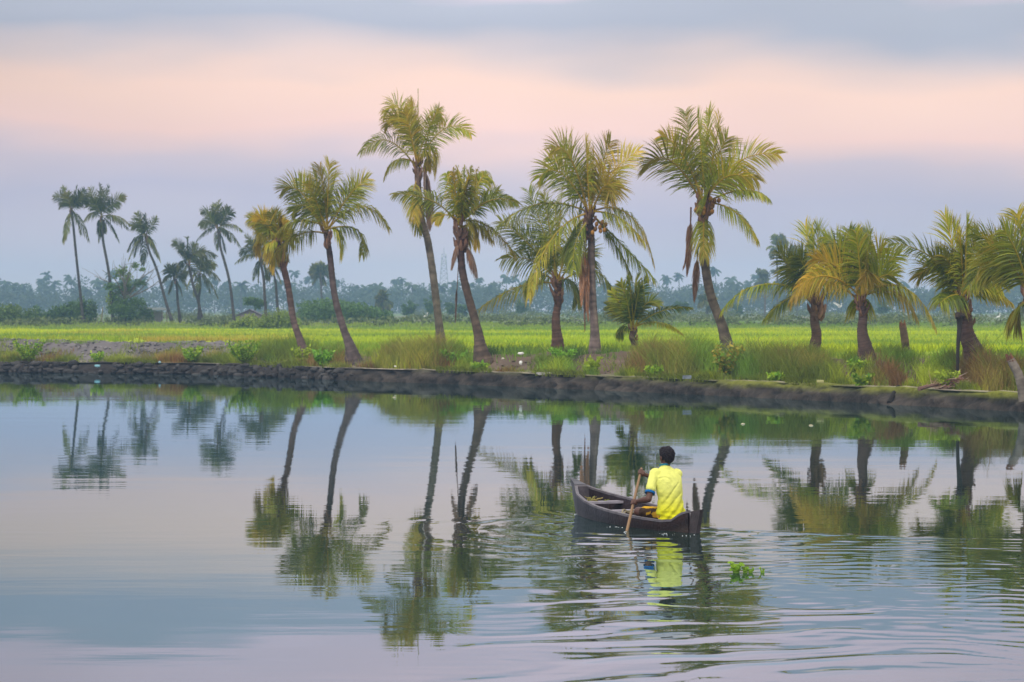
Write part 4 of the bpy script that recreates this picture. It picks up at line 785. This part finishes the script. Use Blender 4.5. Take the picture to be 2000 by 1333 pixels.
# water hyacinth
def hyacinth(px, py, s, n, label):
    D = F*H/(py-YH); o = P(px, py, D); t = thing('water_hyacinth', label, 'water plant', o, 'floating water plants'); ms_ = MB(); ml = MB()
    for i in range(n):
        a = R.uniform(0,6.28); l = s*R.uniform(.4,1); e = o+np.array([math.cos(a)*l*.55, math.sin(a)*l*.4, l*R.uniform(.5,.95)]); b0 = o+np.array([math.cos(a),math.sin(a),0])*s*.12
        tube(ms_, spline([b0-np.array([0,0,.02]), (b0+e)/2, e], 5), [.012,.011,.008,.006,.005], (.20,.36,.03), n=5)
        nv = nrm(np.array([math.cos(a)*.5, math.sin(a)*.4-.45, .8])+R.normal(0,.25,3)); u_ = nrm(np.cross(nv,[0,0,1.])); w_ = np.cross(nv,u_); r_ = s*R.uniform(.22,.34); th = np.linspace(0,2*np.pi,9)[:-1]
        v = np.concatenate([[e+nv*-.012], e+np.outer(np.cos(th),u_)*r_+np.outer(np.sin(th),w_)*r_*.85])
        ml.add(v, [[0,k_+1,(k_+1)%8+1] for k_ in range(8)], lerp(C3(.13,.30,.015), C3(.30,.44,.02), R.random()))
    ms_.build('stem', M_LEAF, t); ml.build('leaf', M_LEAF, t, smooth=True)
hyacinth(1438, 1119, .115, 15, 'largest bright green floating water plant, behind the canoe')
hyacinth(1456, 1119, .065, 9, 'smaller yellow-green floating plant touching the largest one')
hyacinth(1466, 1119, .05, 6, 'small floating plant just right of the two touching ones')
hyacinth(1490, 1119, .055, 3, 'sparse floating sprig at the right end of the floating plants')

# ------------------------------------------------------------------ hut, shelter, mast, egrets
def gable(mb, c, w, d, h, ov, col):
    x0,x1,y0,y1 = c[0]-w/2-ov, c[0]+w/2+ov, c[1]-d/2-ov, c[1]+d/2+ov; z = c[2]
    th = .06
    for (ya, yb) in ((y0, c[1]), (y1, c[1])):
        p = np.array([[x0,ya,z],[x1,ya,z],[x1,yb,z+h],[x0,yb,z+h]]); hexa(mb, np.concatenate([p-np.array([0,0,th]), p]) if ya < yb else np.concatenate([p[::-1]-np.array([0,0,th]), p[::-1]]), col)
g = on(489, 292); t = thing('hut', 'small hut with a dark purplish gabled roof behind the yellow-green bushes', 'hut', g); mb = MB()
W_, D_, Hh = 2.4, 1.8, .75
z0 = g[2]
for (cx_, cy_, sx_, sy_) in ((0,-D_/2,W_,.08),(0,D_/2,W_,.08),(-W_/2,0,.08,D_-.09),(W_/2,0,.08,D_-.09)): box(mb, g+np.array([cx_,cy_,Hh/2]), (sx_,sy_,Hh), (.20,.16,.15))
mb.build('wall', M_PAINT, t)
mb = MB(); ex = g+np.array([0,0,Hh])   # ridge runs in depth so the gable faces the water
for sg in (-1, 1):
    a0 = ex+np.array([sg*(W_/2+.25), -D_/2-.25, -.12]); a1 = ex+np.array([sg*(W_/2+.25), D_/2+.25, -.12]); r0 = ex+np.array([0,-D_/2-.25,.55]); r1 = ex+np.array([0,D_/2+.25,.55])
    p = np.array([a0,a1,r1,r0]) if sg > 0 else np.array([a1,a0,r0,r1]); hexa(mb, np.concatenate([p-np.array([0,0,.06]), p]), (.075,.055,.075))
mb.build('roof', M_PAINT, t)
mb = MB(); gv = ex+np.array([0,-D_/2-.02,0]); mb.add([gv+np.array([-W_/2,0,0]), gv+np.array([W_/2,0,0]), gv+np.array([0,0,.48]), gv+np.array([-W_/2,.06,0]), gv+np.array([W_/2,.06,0]), gv+np.array([0,.06,.48])], [[0,1,2],[5,4,3]], (.16,.13,.14)); mb.build('gable', M_PAINT, t)
mb = MB(); box(mb, g+np.array([.4,-D_/2-.045,.33]), (.45,.03,.62), (.05,.04,.04)); mb.build('door', M_PAINT, t)
g = on(303, 285); t = thing('lean_to_shelter', 'open lean-to shelter with pale wall and thin posts right of the leafy shrub tree', 'shelter', g)
mb = MB(); box(mb, g+np.array([-.3,.7,.55]), (2.0,.08,1.1), (.30,.27,.26)); mb.build('wall', M_PAINT, t)
mb = MB(); hexa(mb, g+np.array([[-1.6,-.9,1.18],[1.5,-.9,1.18],[1.5,1.0,1.42],[-1.6,1.0,1.42],[-1.6,-.9,1.25],[1.5,-.9,1.25],[1.5,1.0,1.49],[-1.6,1.0,1.49]]), (.08,.10,.09)); mb.build('roof', M_PAINT, t)
for dx in (-1.4,.0,.8,1.3): mb = MB(); tube(mb, [g+np.array([dx,-.8,0]), g+np.array([dx,-.8,1.19])], [.06,.05], (.12,.10,.09), n=6); mb.build('post', M_BARK, t)
# lattice mast
Dm = 1150.; bx = P(867,0,Dm); base = np.array([bx[0],Dm,float(ground(bx[0],Dm))]); topz = P(867,488,Dm)[2]; t = thing('radio_mast', 'faint lattice radio mast standing above the far wood', 'mast', base); mb = MB(); hh = topz-base[2]; lv = 12
def cor(k):
    wd = 2.6*(1-.72*k/lv); z = base[2]+hh*.93*k/lv; return [np.array([base[0]+sx*wd, base[1]+sy*wd, z]) for sx, sy in ((-1,-1),(1,-1),(1,1),(-1,1))]
for k in range(lv):
    A, B = cor(k), cor(k+1)
    for i in range(4): j = (i+1)%4; tube(mb, [A[i],B[i]], .14, (.30,.30,.32), n=4, cap=False); tube(mb, [A[i],B[j]], .08, (.30,.30,.32), n=3, cap=False); tube(mb, [A[j],B[i]], .08, (.30,.30,.32), n=3, cap=False); tube(mb, [B[i],B[j]], .08, (.30,.30,.32), n=3, cap=False)
mb.build('lattice', M_PAINT, t); mb = MB(); tube(mb, [cor(lv)[0]*.5+cor(lv)[2]*.5, np.array([base[0],base[1],topz+1])], [.15,.08], (.35,.35,.36), n=4)
for z in (.8,.86,.9): box(mb, base+np.array([.8,-.9,hh*z]), (.5,.3,1.8), (.6,.6,.6)); box(mb, base+np.array([-.8,-.9,hh*z-.6]), (.5,.3,1.8), (.6,.6,.6))
mb.build('antenna', M_PAINT, t)
def egret(px, D, flying, label):
    g = on(px, D); t = thing('egret', label, 'bird', g, 'white egrets'); W = C3(.8,.8,.78); mb = MB()
    if flying: g = g+np.array([0,0,1.1])
    body = spline([g+np.array([-.22,0,.42]), g+np.array([0,0,.46]), g+np.array([.16,0,.55]), g+np.array([.22,0,.72]), g+np.array([.19,0,.86]), g+np.array([.28,0,.90])], 18)
    tube(mb, body, np.interp(np.linspace(0,1,18), [0,.15,.35,.5,.8,.92,1], [.02,.09,.10,.05,.025,.035,.012]), W, n=8)
    mb.build('body', M_PAINT, t, smooth=True)
    mb = MB(); tube(mb, [g+np.array([.28,0,.90]), g+np.array([.40,0,.87])], [.012,.003], (.5,.35,.04), n=5); mb.build('beak', M_PAINT, t)
    if flying:
        for s_ in (-1,1):
            mb = MB(); q = np.array([[.10,0,.5],[-.12,0,.48],[-.35*s_*0-.25,s_*.25,.62],[.05,s_*.28,.72],[-.75,s_*.35,.98],[-.55,s_*.38,1.0]]); v = np.concatenate([g+q, g+q-np.array([0,0,.015])]); mb.add(v, [[0,1,2,3],[3,2,4,5],[9,8,7,6],[11,10,8,9]], W); mb.build('wing', M_PAINT, t)
    else:
        for s_ in (-.03,.03): mb = MB(); tube(mb, [g+np.array([-.02,s_,.40]), g+np.array([-.01,s_,-.02])], .012, (.05,.05,.05), n=5); mb.build('leg', M_PAINT, t)
egret(1640, 330, True, 'white egret with lifted wings low over the far field')
egret(1949, 300, False, 'white egret standing at the right edge of the far field'); egret(831, 320, False, 'pale egret standing on the far mud strip, left of the tallest palm')
# ------------------------------------------------------------------ canoe
BO = np.array([2.143, 32.05, 0]); BU = nrm(np.array([-1.32, 3.45, 0])); BV = np.array([-BU[1], BU[0], 0])
def B(a, b, z): return BO+BU*a+BV*b+np.array([0,0,z])
AA = np.array([.10,.22,.34,.48,.8,1.1,1.45,1.75,2.1,2.45,2.8,3.1,3.35,3.52,3.62])
hb = lambda a: np.interp(a, [0,.2,.45,.8,1.1,1.45,1.75,2.1,2.6,3.1,3.4,3.62], [.035,.10,.225,.325,.385,.405,.41,.40,.345,.235,.13,.045])
gz = lambda a: np.interp(a, [0,.15,.24,.34,.5,1.1,1.75,2.1,2.6,3.1,3.4,3.6], [.255,.24,.20,.130,.114,.135,.162,.178,.215,.26,.31,.355])
AF = np.unique(np.concatenate([AA, np.linspace(.1,3.62,44)]))
can = thing('canoe', 'dark weathered wooden canoe with raised pointed ends carrying the paddler', 'canoe', BO)
def section(a, inner=False):
    w_, z = float(hb(a)), float(gz(a)); k = .024 if inner else 0; w_ = max(w_-k, .008); zb = -.14+.07*math.exp(-((a-0)/.35)**2)+.09*math.exp(-((a-3.7)/.4)**2)
    if inner: zb = max(zb, -.14)+.05
    pr = [(1,z),(.975,z*.62+zb*.38),(.93,z*.3+zb*.7 if not inner else z*.3+zb*.7),(.80,zb+.035),(.50,zb+.008),(0,zb)]
    pts = [B(a, w_*f_, zz) for f_, zz in pr]; return pts+[B(a, -w_*f_, zz) for f_, zz in pr[-2::-1]]
def shell(inner):
    v = np.array([section(a, inner) for a in AF]); k1, k2 = v.shape[:2]; ii = np.arange(k1*k2).reshape(k1,k2)
    f = np.stack([ii[:-1,:-1], ii[1:,:-1], ii[1:,1:], ii[:-1,1:]], -1).reshape(-1,4)
    if inner: f = f[:,::-1]
    return v.reshape(-1,3), f
mb = MB(); v, f = shell(False); aa_ = np.repeat(AF, 11)
cl = lerp(C3(.030,.014,.013), C3(.038,.035,.047), sstep(.9, 2.1, aa_)); cl = cl*(.75+.6*fbm(aa_*7, v[:,2]*30, 5, 3))[:,None]; rw = np.tile(np.arange(11), len(AF)); cl[(rw == 1) | (rw == 9)] *= .45; cl = lerp(cl, C3(.075,.065,.05), ((rw == 2) | (rw == 8))*.5*fbm(aa_*4, aa_, 8, 2)); mb.add(v, f, cl)
M_HULL = col_mat('old_wood', .55, 0, 7, .7, .010, 26, spec=.28)
mb.build('hull', M_HULL, can, smooth=True)
mb = MB(); v, f = shell(True); mb.add(v, f, C3(.030,.021,.026)*(.7+.7*fbm(aa_*5, v[:,2]*20, 6, 3))[:,None]); mb.build('inner_planking', M_HULL, can, smooth=True)
for sg in (1, -1):
    mb = MB(); pts = [B(a, sg*(hb(a)-.010), gz(a)+.006) for a in AF]
    q = []; 
    for a in AF:
        w0 = sg*(hb(a)+.008); w1 = sg*(hb(a)-.034 if hb(a) > .06 else hb(a)-.02); z = float(gz(a)); q.append([B(a,w0,z-.014), B(a,w0,z+.012), B(a,w1,z+.012), B(a,w1,z-.014)])
    q = np.array(q); n_ = len(AF); f = [[i*4+k, i*4+(k+1)%4, (i+1)*4+(k+1)%4, (i+1)*4+k] for i in range(n_-1) for k in range(4)]; f += [[0,3,2,1], [(n_-1)*4+k for k in range(4)]]
    mb.add(q.reshape(-1,3), f, C3(.12,.11,.125)); mb.build('gunwale', M_HULL, can)
# end posts
mb = MB(); w_ = .034
hexa(mb, [B(.02,w_*.8,-.12),B(.17,w_*1.4,-.12),B(.17,-w_*1.4,-.12),B(.02,-w_*.8,-.12),B(-.14,w_*.6,.285),B(.06,w_*1.5,.25),B(.06,-w_*1.5,.25),B(-.14,-w_*.6,.285)], (.055,.043,.045)); mb.build('stern_post', M_HULL, can)
mb = MB(); hexa(mb, [B(3.52,.06,-.08),B(3.66,.012,-.06),B(3.66,-.012,-.06),B(3.52,-.06,-.08),B(3.55,.078,.36),B(3.86,.014,.425),B(3.86,-.014,.425),B(3.55,-.078,.36)], (.075,.075,.09)); mb.build('bow_post', M_HULL, can)
mb = MB(); hexa(mb, [B(3.44,.10,.10),B(3.50,.075,.10),B(3.50,-.075,.10),B(3.44,-.10,.10),B(3.47,.115,.335),B(3.53,.09,.355),B(3.53,-.09,.355),B(3.47,-.115,.335)], (.07,.06,.07)); mb.build('bulkhead', M_HULL, can)
for a, dz, wd, c in ((2.86,-.05,.13,(.30,.28,.33)),(2.12,-.05,.11,(.30,.28,.33)),(1.52,-.09,.10,(.20,.18,.20)),(.62,-.045,.24,(.07,.055,.05))):  # forward thwarts: pale lavender colour paints in the reflected sky
    mb = MB(); w0, w1 = float(hb(a-wd/2))-.026, float(hb(a+wd/2))-.026; z = float(gz(a))+dz
    hexa(mb, [B(a-wd/2,w0,z-.03),B(a+wd/2,w1,z-.03),B(a+wd/2,-w1,z-.03),B(a-wd/2,-w0,z-.03),B(a-wd/2,w0,z),B(a+wd/2,w1,z),B(a+wd/2,-w1,z),B(a-wd/2,-w0,z)][::1], c); mb.build('thwart', M_HULL, can)
for a in (.9,1.3,1.75,2.4,3.1):
    mb = MB(); s_ = section(a, True); tube(mb, spline([np.array(p)+np.array([0,0,.008]) for p in s_[1:-1]], 16), .012, (.045,.033,.034), n=5); mb.build('rib', M_HULL, can)
mb = MB()
for i in range(26): 
    q = B(R.uniform(2.85,3.2), R.uniform(-.1,.16), .17+R.uniform(0,.05)); dv = R.normal(0,.05,3)*np.array([1,1,.3]); tube(mb, [q-dv, q+dv], [.008,.004], lerp(C3(.20,.24,.04), C3(.34,.26,.08), R.random()), n=4)
tag(mb.build('plant_scraps', M_LEAF), 'small heap of dry plant scraps on the bow thwart of the canoe', 'plant scraps')
# rope loop lying across the canoe in front of the paddler
mb = MB(); pts = []
for i in range(60):
    th = i/59*2*np.pi*1.0; pts.append(B(1.42+.21*math.cos(th), .02+.30*math.sin(th), .135+.03*math.sin(th*2)+.012*math.sin(i*.9)))
tube(mb, pts, .011, (.30,.26,.16), n=6); pts2 = [p+np.array([.02,-.03,-.022])+R.normal(0,.003,3) for p in pts]; tube(mb, pts2, .010, (.24,.20,.12), n=6)
tag(mb.build('rope_loop', M_BARK, smooth=True), 'pale loop of rope lying in the canoe in front of the paddler', 'rope')

# ------------------------------------------------------------------ paddle
PT, PB = P(1251.5,921,33.10), P(1224.5,1037,32.42); pdir = nrm(PB-PT)
pad = thing('paddle', 'worn wooden paddle held upright with its blade under water beside the canoe', 'paddle', PB)
mb = MB(); tube(mb, spline([PT-pdir*.05, (PT+PB)/2, PB+pdir*.25], 14), np.linspace(.015,.019,14), (.25,.155,.085), n=9); mb.build('shaft', M_PAINT, pad, smooth=True)
mb = MB(); s_ = nrm(np.cross(pdir, BV)); q = []
for tt, w_ in ((.15,.02),(.25,.06),(.45,.085),(.62,.07),(.68,.02)):
    c_ = PB+pdir*tt; q.append([c_-s_*w_-BV*.008, c_+s_*w_-BV*.008, c_+s_*w_+BV*.008, c_-s_*w_+BV*.008])
mb.add(np.array(q).reshape(-1,3), [[i*4+k, i*4+(k+1)%4, (i+1)*4+(k+1)%4, (i+1)*4+k] for i in range(4) for k in range(4)]+[[3,2,1,0],[16,17,18,19]], (.22,.14,.08)); mb.build('blade', M_PAINT, pad)

# ------------------------------------------------------------------ paddler
def prim_mesh(prims):
    """prims: ('e', centre, radii, axes) or ('c', p0, p1, r0, r1) -> joined closed triangles"""
    mb = MB(); v, f = ico(3)
    for p in prims:
        if p[0] == 'e':
            ax = p[3] if len(p) > 3 else np.eye(3); mb.add((v*np.asarray(p[2])) @ ax+np.asarray(p[1]), f)
        else:
            _, a, b, r0, r1 = p; a = np.asarray(a,float); b = np.asarray(b,float); n_ = max(2, int(np.linalg.norm(b-a)/(min(r0,r1)*.35))+1)
            vv, ff = ico(2)
            for k in range(n_+1): u_ = k/n_; mb.add(vv*(r0+(r1-r0)*u_)+a+(b-a)*u_, ff)
    return mb
def grown(name, prims, voxel, mat, parent, colfn, smooth_it=4, disp=None):
    mb = prim_mesh(prims); tmp = mb.build('tmp_'+name, mat, parent)
    md = tmp.modifiers.new('r', 'REMESH'); md.mode = 'VOXEL'; md.voxel_size = voxel; md.use_smooth_shade = True
    if smooth_it: ms2 = tmp.modifiers.new('s', 'SMOOTH'); ms2.iterations = smooth_it; ms2.factor = .5
    dg = bpy.context.evaluated_depsgraph_get(); me = bpy.data.meshes.new_from_object(tmp.evaluated_get(dg)); me.name = name
    org = parent_origin(parent); bpy.data.objects.remove(tmp)
    n_ = len(me.vertices); co = np.empty(n_*3, np.float32); me.vertices.foreach_get('co', co); co = co.reshape(-1,3).astype(float)
    if disp is not None:
        no = np.empty(n_*3, np.float32); me.vertices.foreach_get('normal', no); no = no.reshape(-1,3); co = co+no*disp(co+org)[:,None]; me.vertices.foreach_set('co', co.astype(np.float32).ravel())
    for a in list(me.color_attributes): me.color_attributes.remove(a)
    a = me.color_attributes.new('Col', 'FLOAT_COLOR', 'POINT'); cc_ = np.broadcast_to(colfn(co+org), (n_,3)); a.data.foreach_set('color', np.concatenate([cc_, np.ones((n_,1))],1).astype(np.float32).ravel())
    me.materials.clear(); me.materials.append(mat); me.polygons.foreach_set('use_smooth', np.ones(len(me.polygons), bool)); me.update()
    o = bpy.data.objects.new(name, me); sc.collection.objects.link(o); o.parent = parent; return o
man = thing('person', 'man in yellow T-shirt with blue cuffs sitting in the canoe, back turned, paddling', 'person', B(.72,0,.11))
RT = -BV; FW = BU; UP = np.array([0,0,1.]); AX = np.array([RT, FW, UP])
hip = B(.74, 0, .20); neck = np.array([1.815, 32.78, .735])
def spine(z):
    t_ = (z-.20)/(.735-.20); q = hip+(neck-hip)*t_; q[2] = z; return q+FW*(-.035*math.sin(np.clip(t_,0,1)*math.pi))
tors = [(.15,.160,.120),(.22,.168,.122),(.29,.160,.112),(.36,.154,.105),(.43,.157,.108),(.50,.165,.112),(.56,.172,.112),(.615,.172,.105),(.655,.158,.09),(.685,.125,.075),(.71,.085,.064)]
ta = np.array(tors); zz = np.linspace(.15,.70,28)
SLp, SRp = spine(.655)-RT*.158, spine(.655)+RT*.158
EL = P(1266.5, 975.5, 32.55); HL = P(1238.5, 981, 32.72); ER = np.array([1.875, 33.17, .55]); HR = P(1251, 925, 33.09)
def on_shaft(q): return PT+pdir*np.dot(q-PT, pdir)
HL = on_shaft(HL); HR = on_shaft(HR)
def hand(prims, hc, elbow, top):
    """closed hand around the shaft at hc; forearm arrives from the elbow"""
    inn = nrm(elbow-hc); inn = nrm(inn-pdir*np.dot(inn, pdir)); sd = np.cross(pdir, inn)
    wr = hc+inn*.072
    prims.append(('c', wr, hc+inn*.030, .024, .027)); 
    prims.append(('e', hc+inn*.036, (.020,.040,.042), np.array([inn, sd*0+np.cross(inn, pdir), pdir])))
    for k in range(4):
        o = pdir*(k-1.5)*.0205; r_ = .0275; q = []
        for a in (10, 60, 115, 170, 222): a = math.radians(a); q.append(hc+o+(-sd*math.sin(a)*-1+inn*math.cos(a))*r_*(1 if k in (1,2) else .96))
        for i in range(4-(k == 3)): prims.append(('c', q[i], q[i+1], .0102-.0006*i-(.0012 if k == 3 else 0), .0098-.0006*i-(.0012 if k == 3 else 0)))
    o = -pdir*.030; t0_ = hc+inn*.034+o-sd*.012; prims.append(('c', t0_, hc+o*1.1-sd*.031+inn*.012, .013, .0115)); prims.append(('c', hc+o*1.1-sd*.031+inn*.012, hc+o*.9-sd*.026-inn*.018, .0112, .0095))
    return wr
pr = []
for z in zz: pr.append(('e', spine(z), (np.interp(z,ta[:,0],ta[:,1])-.026, np.interp(z,ta[:,0],ta[:,2])-.026, .035), AX))
wl = hand(pr, HL, EL, False); wr_ = hand(pr, HR, ER, True)
pr += [('c', SLp+RT*.01-UP*.01, EL, .046,.040), ('c', EL, EL+(wl-EL)*.4, .041,.040), ('c', EL+(wl-EL)*.4, wl, .040,.025), ('c', SRp-RT*.015-UP*.02, ER, .044,.040), ('c', ER, ER+(wr_-ER)*.4, .041,.040), ('c', ER+(wr_-ER)*.4, wr_, .040,.025)]
HC = np.array([1.832, 32.775, .856]); ha = math.radians(14); hf = nrm(FW*math.cos(ha)-RT*math.sin(ha)); hr = nrm(np.cross(hf, UP)); HA = np.array([hr, hf, UP])
h_ = lambda r, f_, u: HC+hr*r+hf*f_+UP*u
pr += [('c', neck-UP*.03, HC-UP*.06-hf*.005, .054,.050), ('e', HC+UP*.012, (.073,.092,.088), HA), ('e', h_(0,.022,-.045), (.058,.068,.062), HA), ('c', h_(0,.06,-.085), h_(0,.075,-.088), .022,.018),
       ('c', h_(0,.092,.005), h_(0,.105,-.028), .009,.014), ('e', h_(0,.090,-.058), (.022,.012,.010), HA), ('e', h_(-.086,-.002,-.022), (.010,.019,.031), HA), ('e', h_(.086,-.002,-.022), (.010,.019,.031), HA), ('e', h_(0,.083,.022), (.045,.014,.012), HA)]
KL, KR = B(1.20,.215,.175), B(1.24,-.20,.19); AL, AR = B(1.36,.0,.0), B(1.46,-.06,.0)
HLp, HRp = B(.76,.085,.17), B(.76,-.085,.17)
pr += [('c', HLp, KL, .085,.058), ('c', KL, KL+(AL-KL)*.35, .056,.054), ('c', KL+(AL-KL)*.35, AL, .054,.034), ('c', AL, AL+FW*.02+BV*.0-RT*-.13-UP*.01, .034,.022),
       ('c', HRp, KR, .085,.058), ('c', KR, KR+(AR-KR)*.35, .056,.054), ('c', KR+(AR-KR)*.35, AR, .054,.034), ('c', AR, AR-RT*.14+FW*.03-UP*.01, .034,.022)]
SK = C3(.085,.036,.024)
grown('body', pr, .0058, M_SKIN, man, lambda c: SK*(.85+.35*fbm(c[:,0]*14, c[:,2]*14+c[:,1]*9, 3, 3))[:,None], 3)
for s_ in (-1,1):
    mb = MB(); v, f = ico(2); mb.add(v*.011+h_(s_*.030,.084,.004), f, (.6,.58,.55)); mb.add(v*.006+h_(s_*.030,.092,.004), f, (.01,.008,.006)); mb.build('eye', M_PAINT, man, smooth=True)
hairp = [('e', h_(0,-.012,.026), (.087,.098,.097), HA), ('e', h_(0,-.040,-.006), (.076,.066,.078), HA), ('e', h_(0,.03,.06), (.068,.066,.058), HA), ('e', h_(0,-.052,-.045), (.056,.040,.040), HA), ('e', h_(-.066,.004,.006), (.014,.026,.034), HA), ('e', h_(.066,.004,.006), (.014,.026,.034), HA)]
grown('hair', hairp, .006, M_HAIR, man, lambda c: C3(.010,.007,.011), 3, lambda c: (fbm(c[:,0]*70, c[:,2]*70+c[:,1]*50, 8, 2)-.5)*.018)
# T-shirt
cuL, cuR = SLp+(EL-SLp)*.56, SRp+(ER-SRp)*.56
sp = []
for z in np.linspace(.125,.71,32):
    zc = max(z,.15); sp.append(('e', spine(z), (np.interp(zc,ta[:,0],ta[:,1])+.004+.012*max(0,(.30-z)/.15), np.interp(zc,ta[:,0],ta[:,2])+.004+.008*max(0,(.30-z)/.15), .03), AX))
sp += [('c', SLp+RT*.03, SLp, .070,.066), ('c', SLp, cuL, .066,.058), ('c', SRp-RT*.03-UP*.01, SRp-RT*.012-UP*.012, .066,.060), ('c', SRp-RT*.012-UP*.012, cuR, .060,.056), ('c', spine(.69), neck+UP*.0, .075,.060)]
def folds(c):
    r = (c-spine(.4)) @ RT; z = c[:,2]; low_ = sstep(.55,.2,z)
    w1 = np.sin((z*1.0-r*1.15)*52+3*fbm(r*5, z*5, 3, 2))*.0045*low_*sstep(-.16,.0,r+.16)
    w2 = -np.exp(-((z-.30-(r+.12)*1.25)/.014)**2)*.010*sstep(-.14,-.05,r)*sstep(.12,.02,r)
    w4 = -np.exp(-((z-.20-(r+.12)*.95)/.012)**2)*.008*sstep(-.14,-.05,r)*sstep(.14,.04,r)
    w3 = -np.exp(-((np.hypot(r+.10, z-.53)-.085)/.010)**2)*.005*sstep(.50,.56,z)
    w5 = np.sin(z*95+r*20)*.004*sstep(.22,.15,z)
    return np.maximum(1.5*(w1+w2+w3+w4+w5), -.0085)+(fbm(r*9, z*9, 13, 3)-.5)*.02
SH = C3(.86,.86,.07)
M_CLOTH = col_mat('cotton', .85, .08, 22, .14, .010, 24, spec=.15)
grown('t_shirt', sp, .007, M_CLOTH, man, lambda c: lerp(C3(.74,.73,.015), C3(.84,.86,.22), sstep(.15,.55,c[:,2])), 4, folds)  # paler yellow towards the shoulders, a highlight painted into the cloth colour
def ring(cn, ax, r, th, col, name, w_=.012):
    ax = nrm(ax); a = nrm(np.cross(ax, [0.3,.2,1.])); b = np.cross(ax, a); mb = MB(); q = []
    for i in range(28):
        t_ = i/28*2*np.pi; o = a*math.cos(t_)+b*math.sin(t_); q.append([cn+o*(r-th)-ax*w_, cn+o*(r+th)-ax*w_, cn+o*(r+th)+ax*w_, cn+o*(r-th)+ax*w_])
    mb.add(np.array(q).reshape(-1,3), [[i*4+k, i*4+(k+1)%4, ((i+1)%28)*4+(k+1)%4, ((i+1)%28)*4+k] for i in range(28) for k in range(4)], col); mb.build(name, M_CLOTH, man, smooth=False)
ring(SLp+(EL-SLp)*.745, EL-SLp, .0555, .006, C3(.012,.13,.38), 'cuff', .013); ring(SRp+(ER-SRp)*.745, ER-SRp, .0555, .006, C3(.012,.13,.38), 'cuff', .013)
ring(neck+UP*.018+FW*.003, UP*1+FW*.18, .060, .005, C3(.02,.20,.30), 'collar', .010)
# shorts
hp = [('e', B(.75,0,.17), (.165,.125,.075), AX), ('c', HLp, HLp+(KL-HLp)*.72, .096,.079), ('c', HRp, HRp+(KR-HRp)*.72, .096,.079)]
def shc(c):
    s_ = (c-B(.95,.16,.17)) @ BV; return np.where((np.abs(((c @ BV)*1.0 % .085)-.04) < .018)[:,None], C3(.05,.03,.02), C3(.62,.36,.02))
grown('shorts', hp, .008, M_CLOTH, man, lambda c: np.where((np.sin((c-HLp) @ nrm(np.cross(KL-HLp, UP))*70) > .55)[:,None], C3(.06,.035,.02), C3(.66,.38,.02)), 3, lambda c: (fbm(c[:,0]*16, c[:,1]*16+c[:,2]*16, 9, 2)-.5)*.014)

# spray where the hull and paddle cut the water
mb = MB(); v, f = ico(1)
for (px, py, n_, sx_) in ((1130,1003,8,10),(1205,1028,8,14),(1300,1041,9,14),(1345,1044,4,10),(1222,1038,6,4)):
    for i in range(n_):
        x = px+R.normal(0,sx_*.6); y = py+1.5+abs(R.normal(0,1.5)); o = P(x,y,F*H/(y-YH)); s_ = R.uniform(.002,.006); mb.add(v*np.array([s_*1.6,s_*1.4,s_*.7])+o+np.array([0,0,.004]), f, (.7,.73,.76))
tag(mb.build('foam', M_PAINT, smooth=True), 'small white flecks of foam beside the canoe hull', 'foam', kind='stuff')

# ------------------------------------------------------------------ haze
mh, t, N, L = new_mat('haze'); ho = N('ShaderNodeOutputMaterial'); pv = N('ShaderNodeVolumePrincipled')
pv.inputs['Color'].default_value = (.40,.66,1,1); pv.inputs['Density'].default_value = HAZE_D; pv.inputs['Anisotropy'].default_value = 0
L(pv.outputs[0], ho.inputs['Volume'])
mb = MB(); box(mb, (0, 640, 13.3), (2900, 2000, 31.6)); hz_o = mb.build('haze', mh); tag(hz_o, kind='stuff')
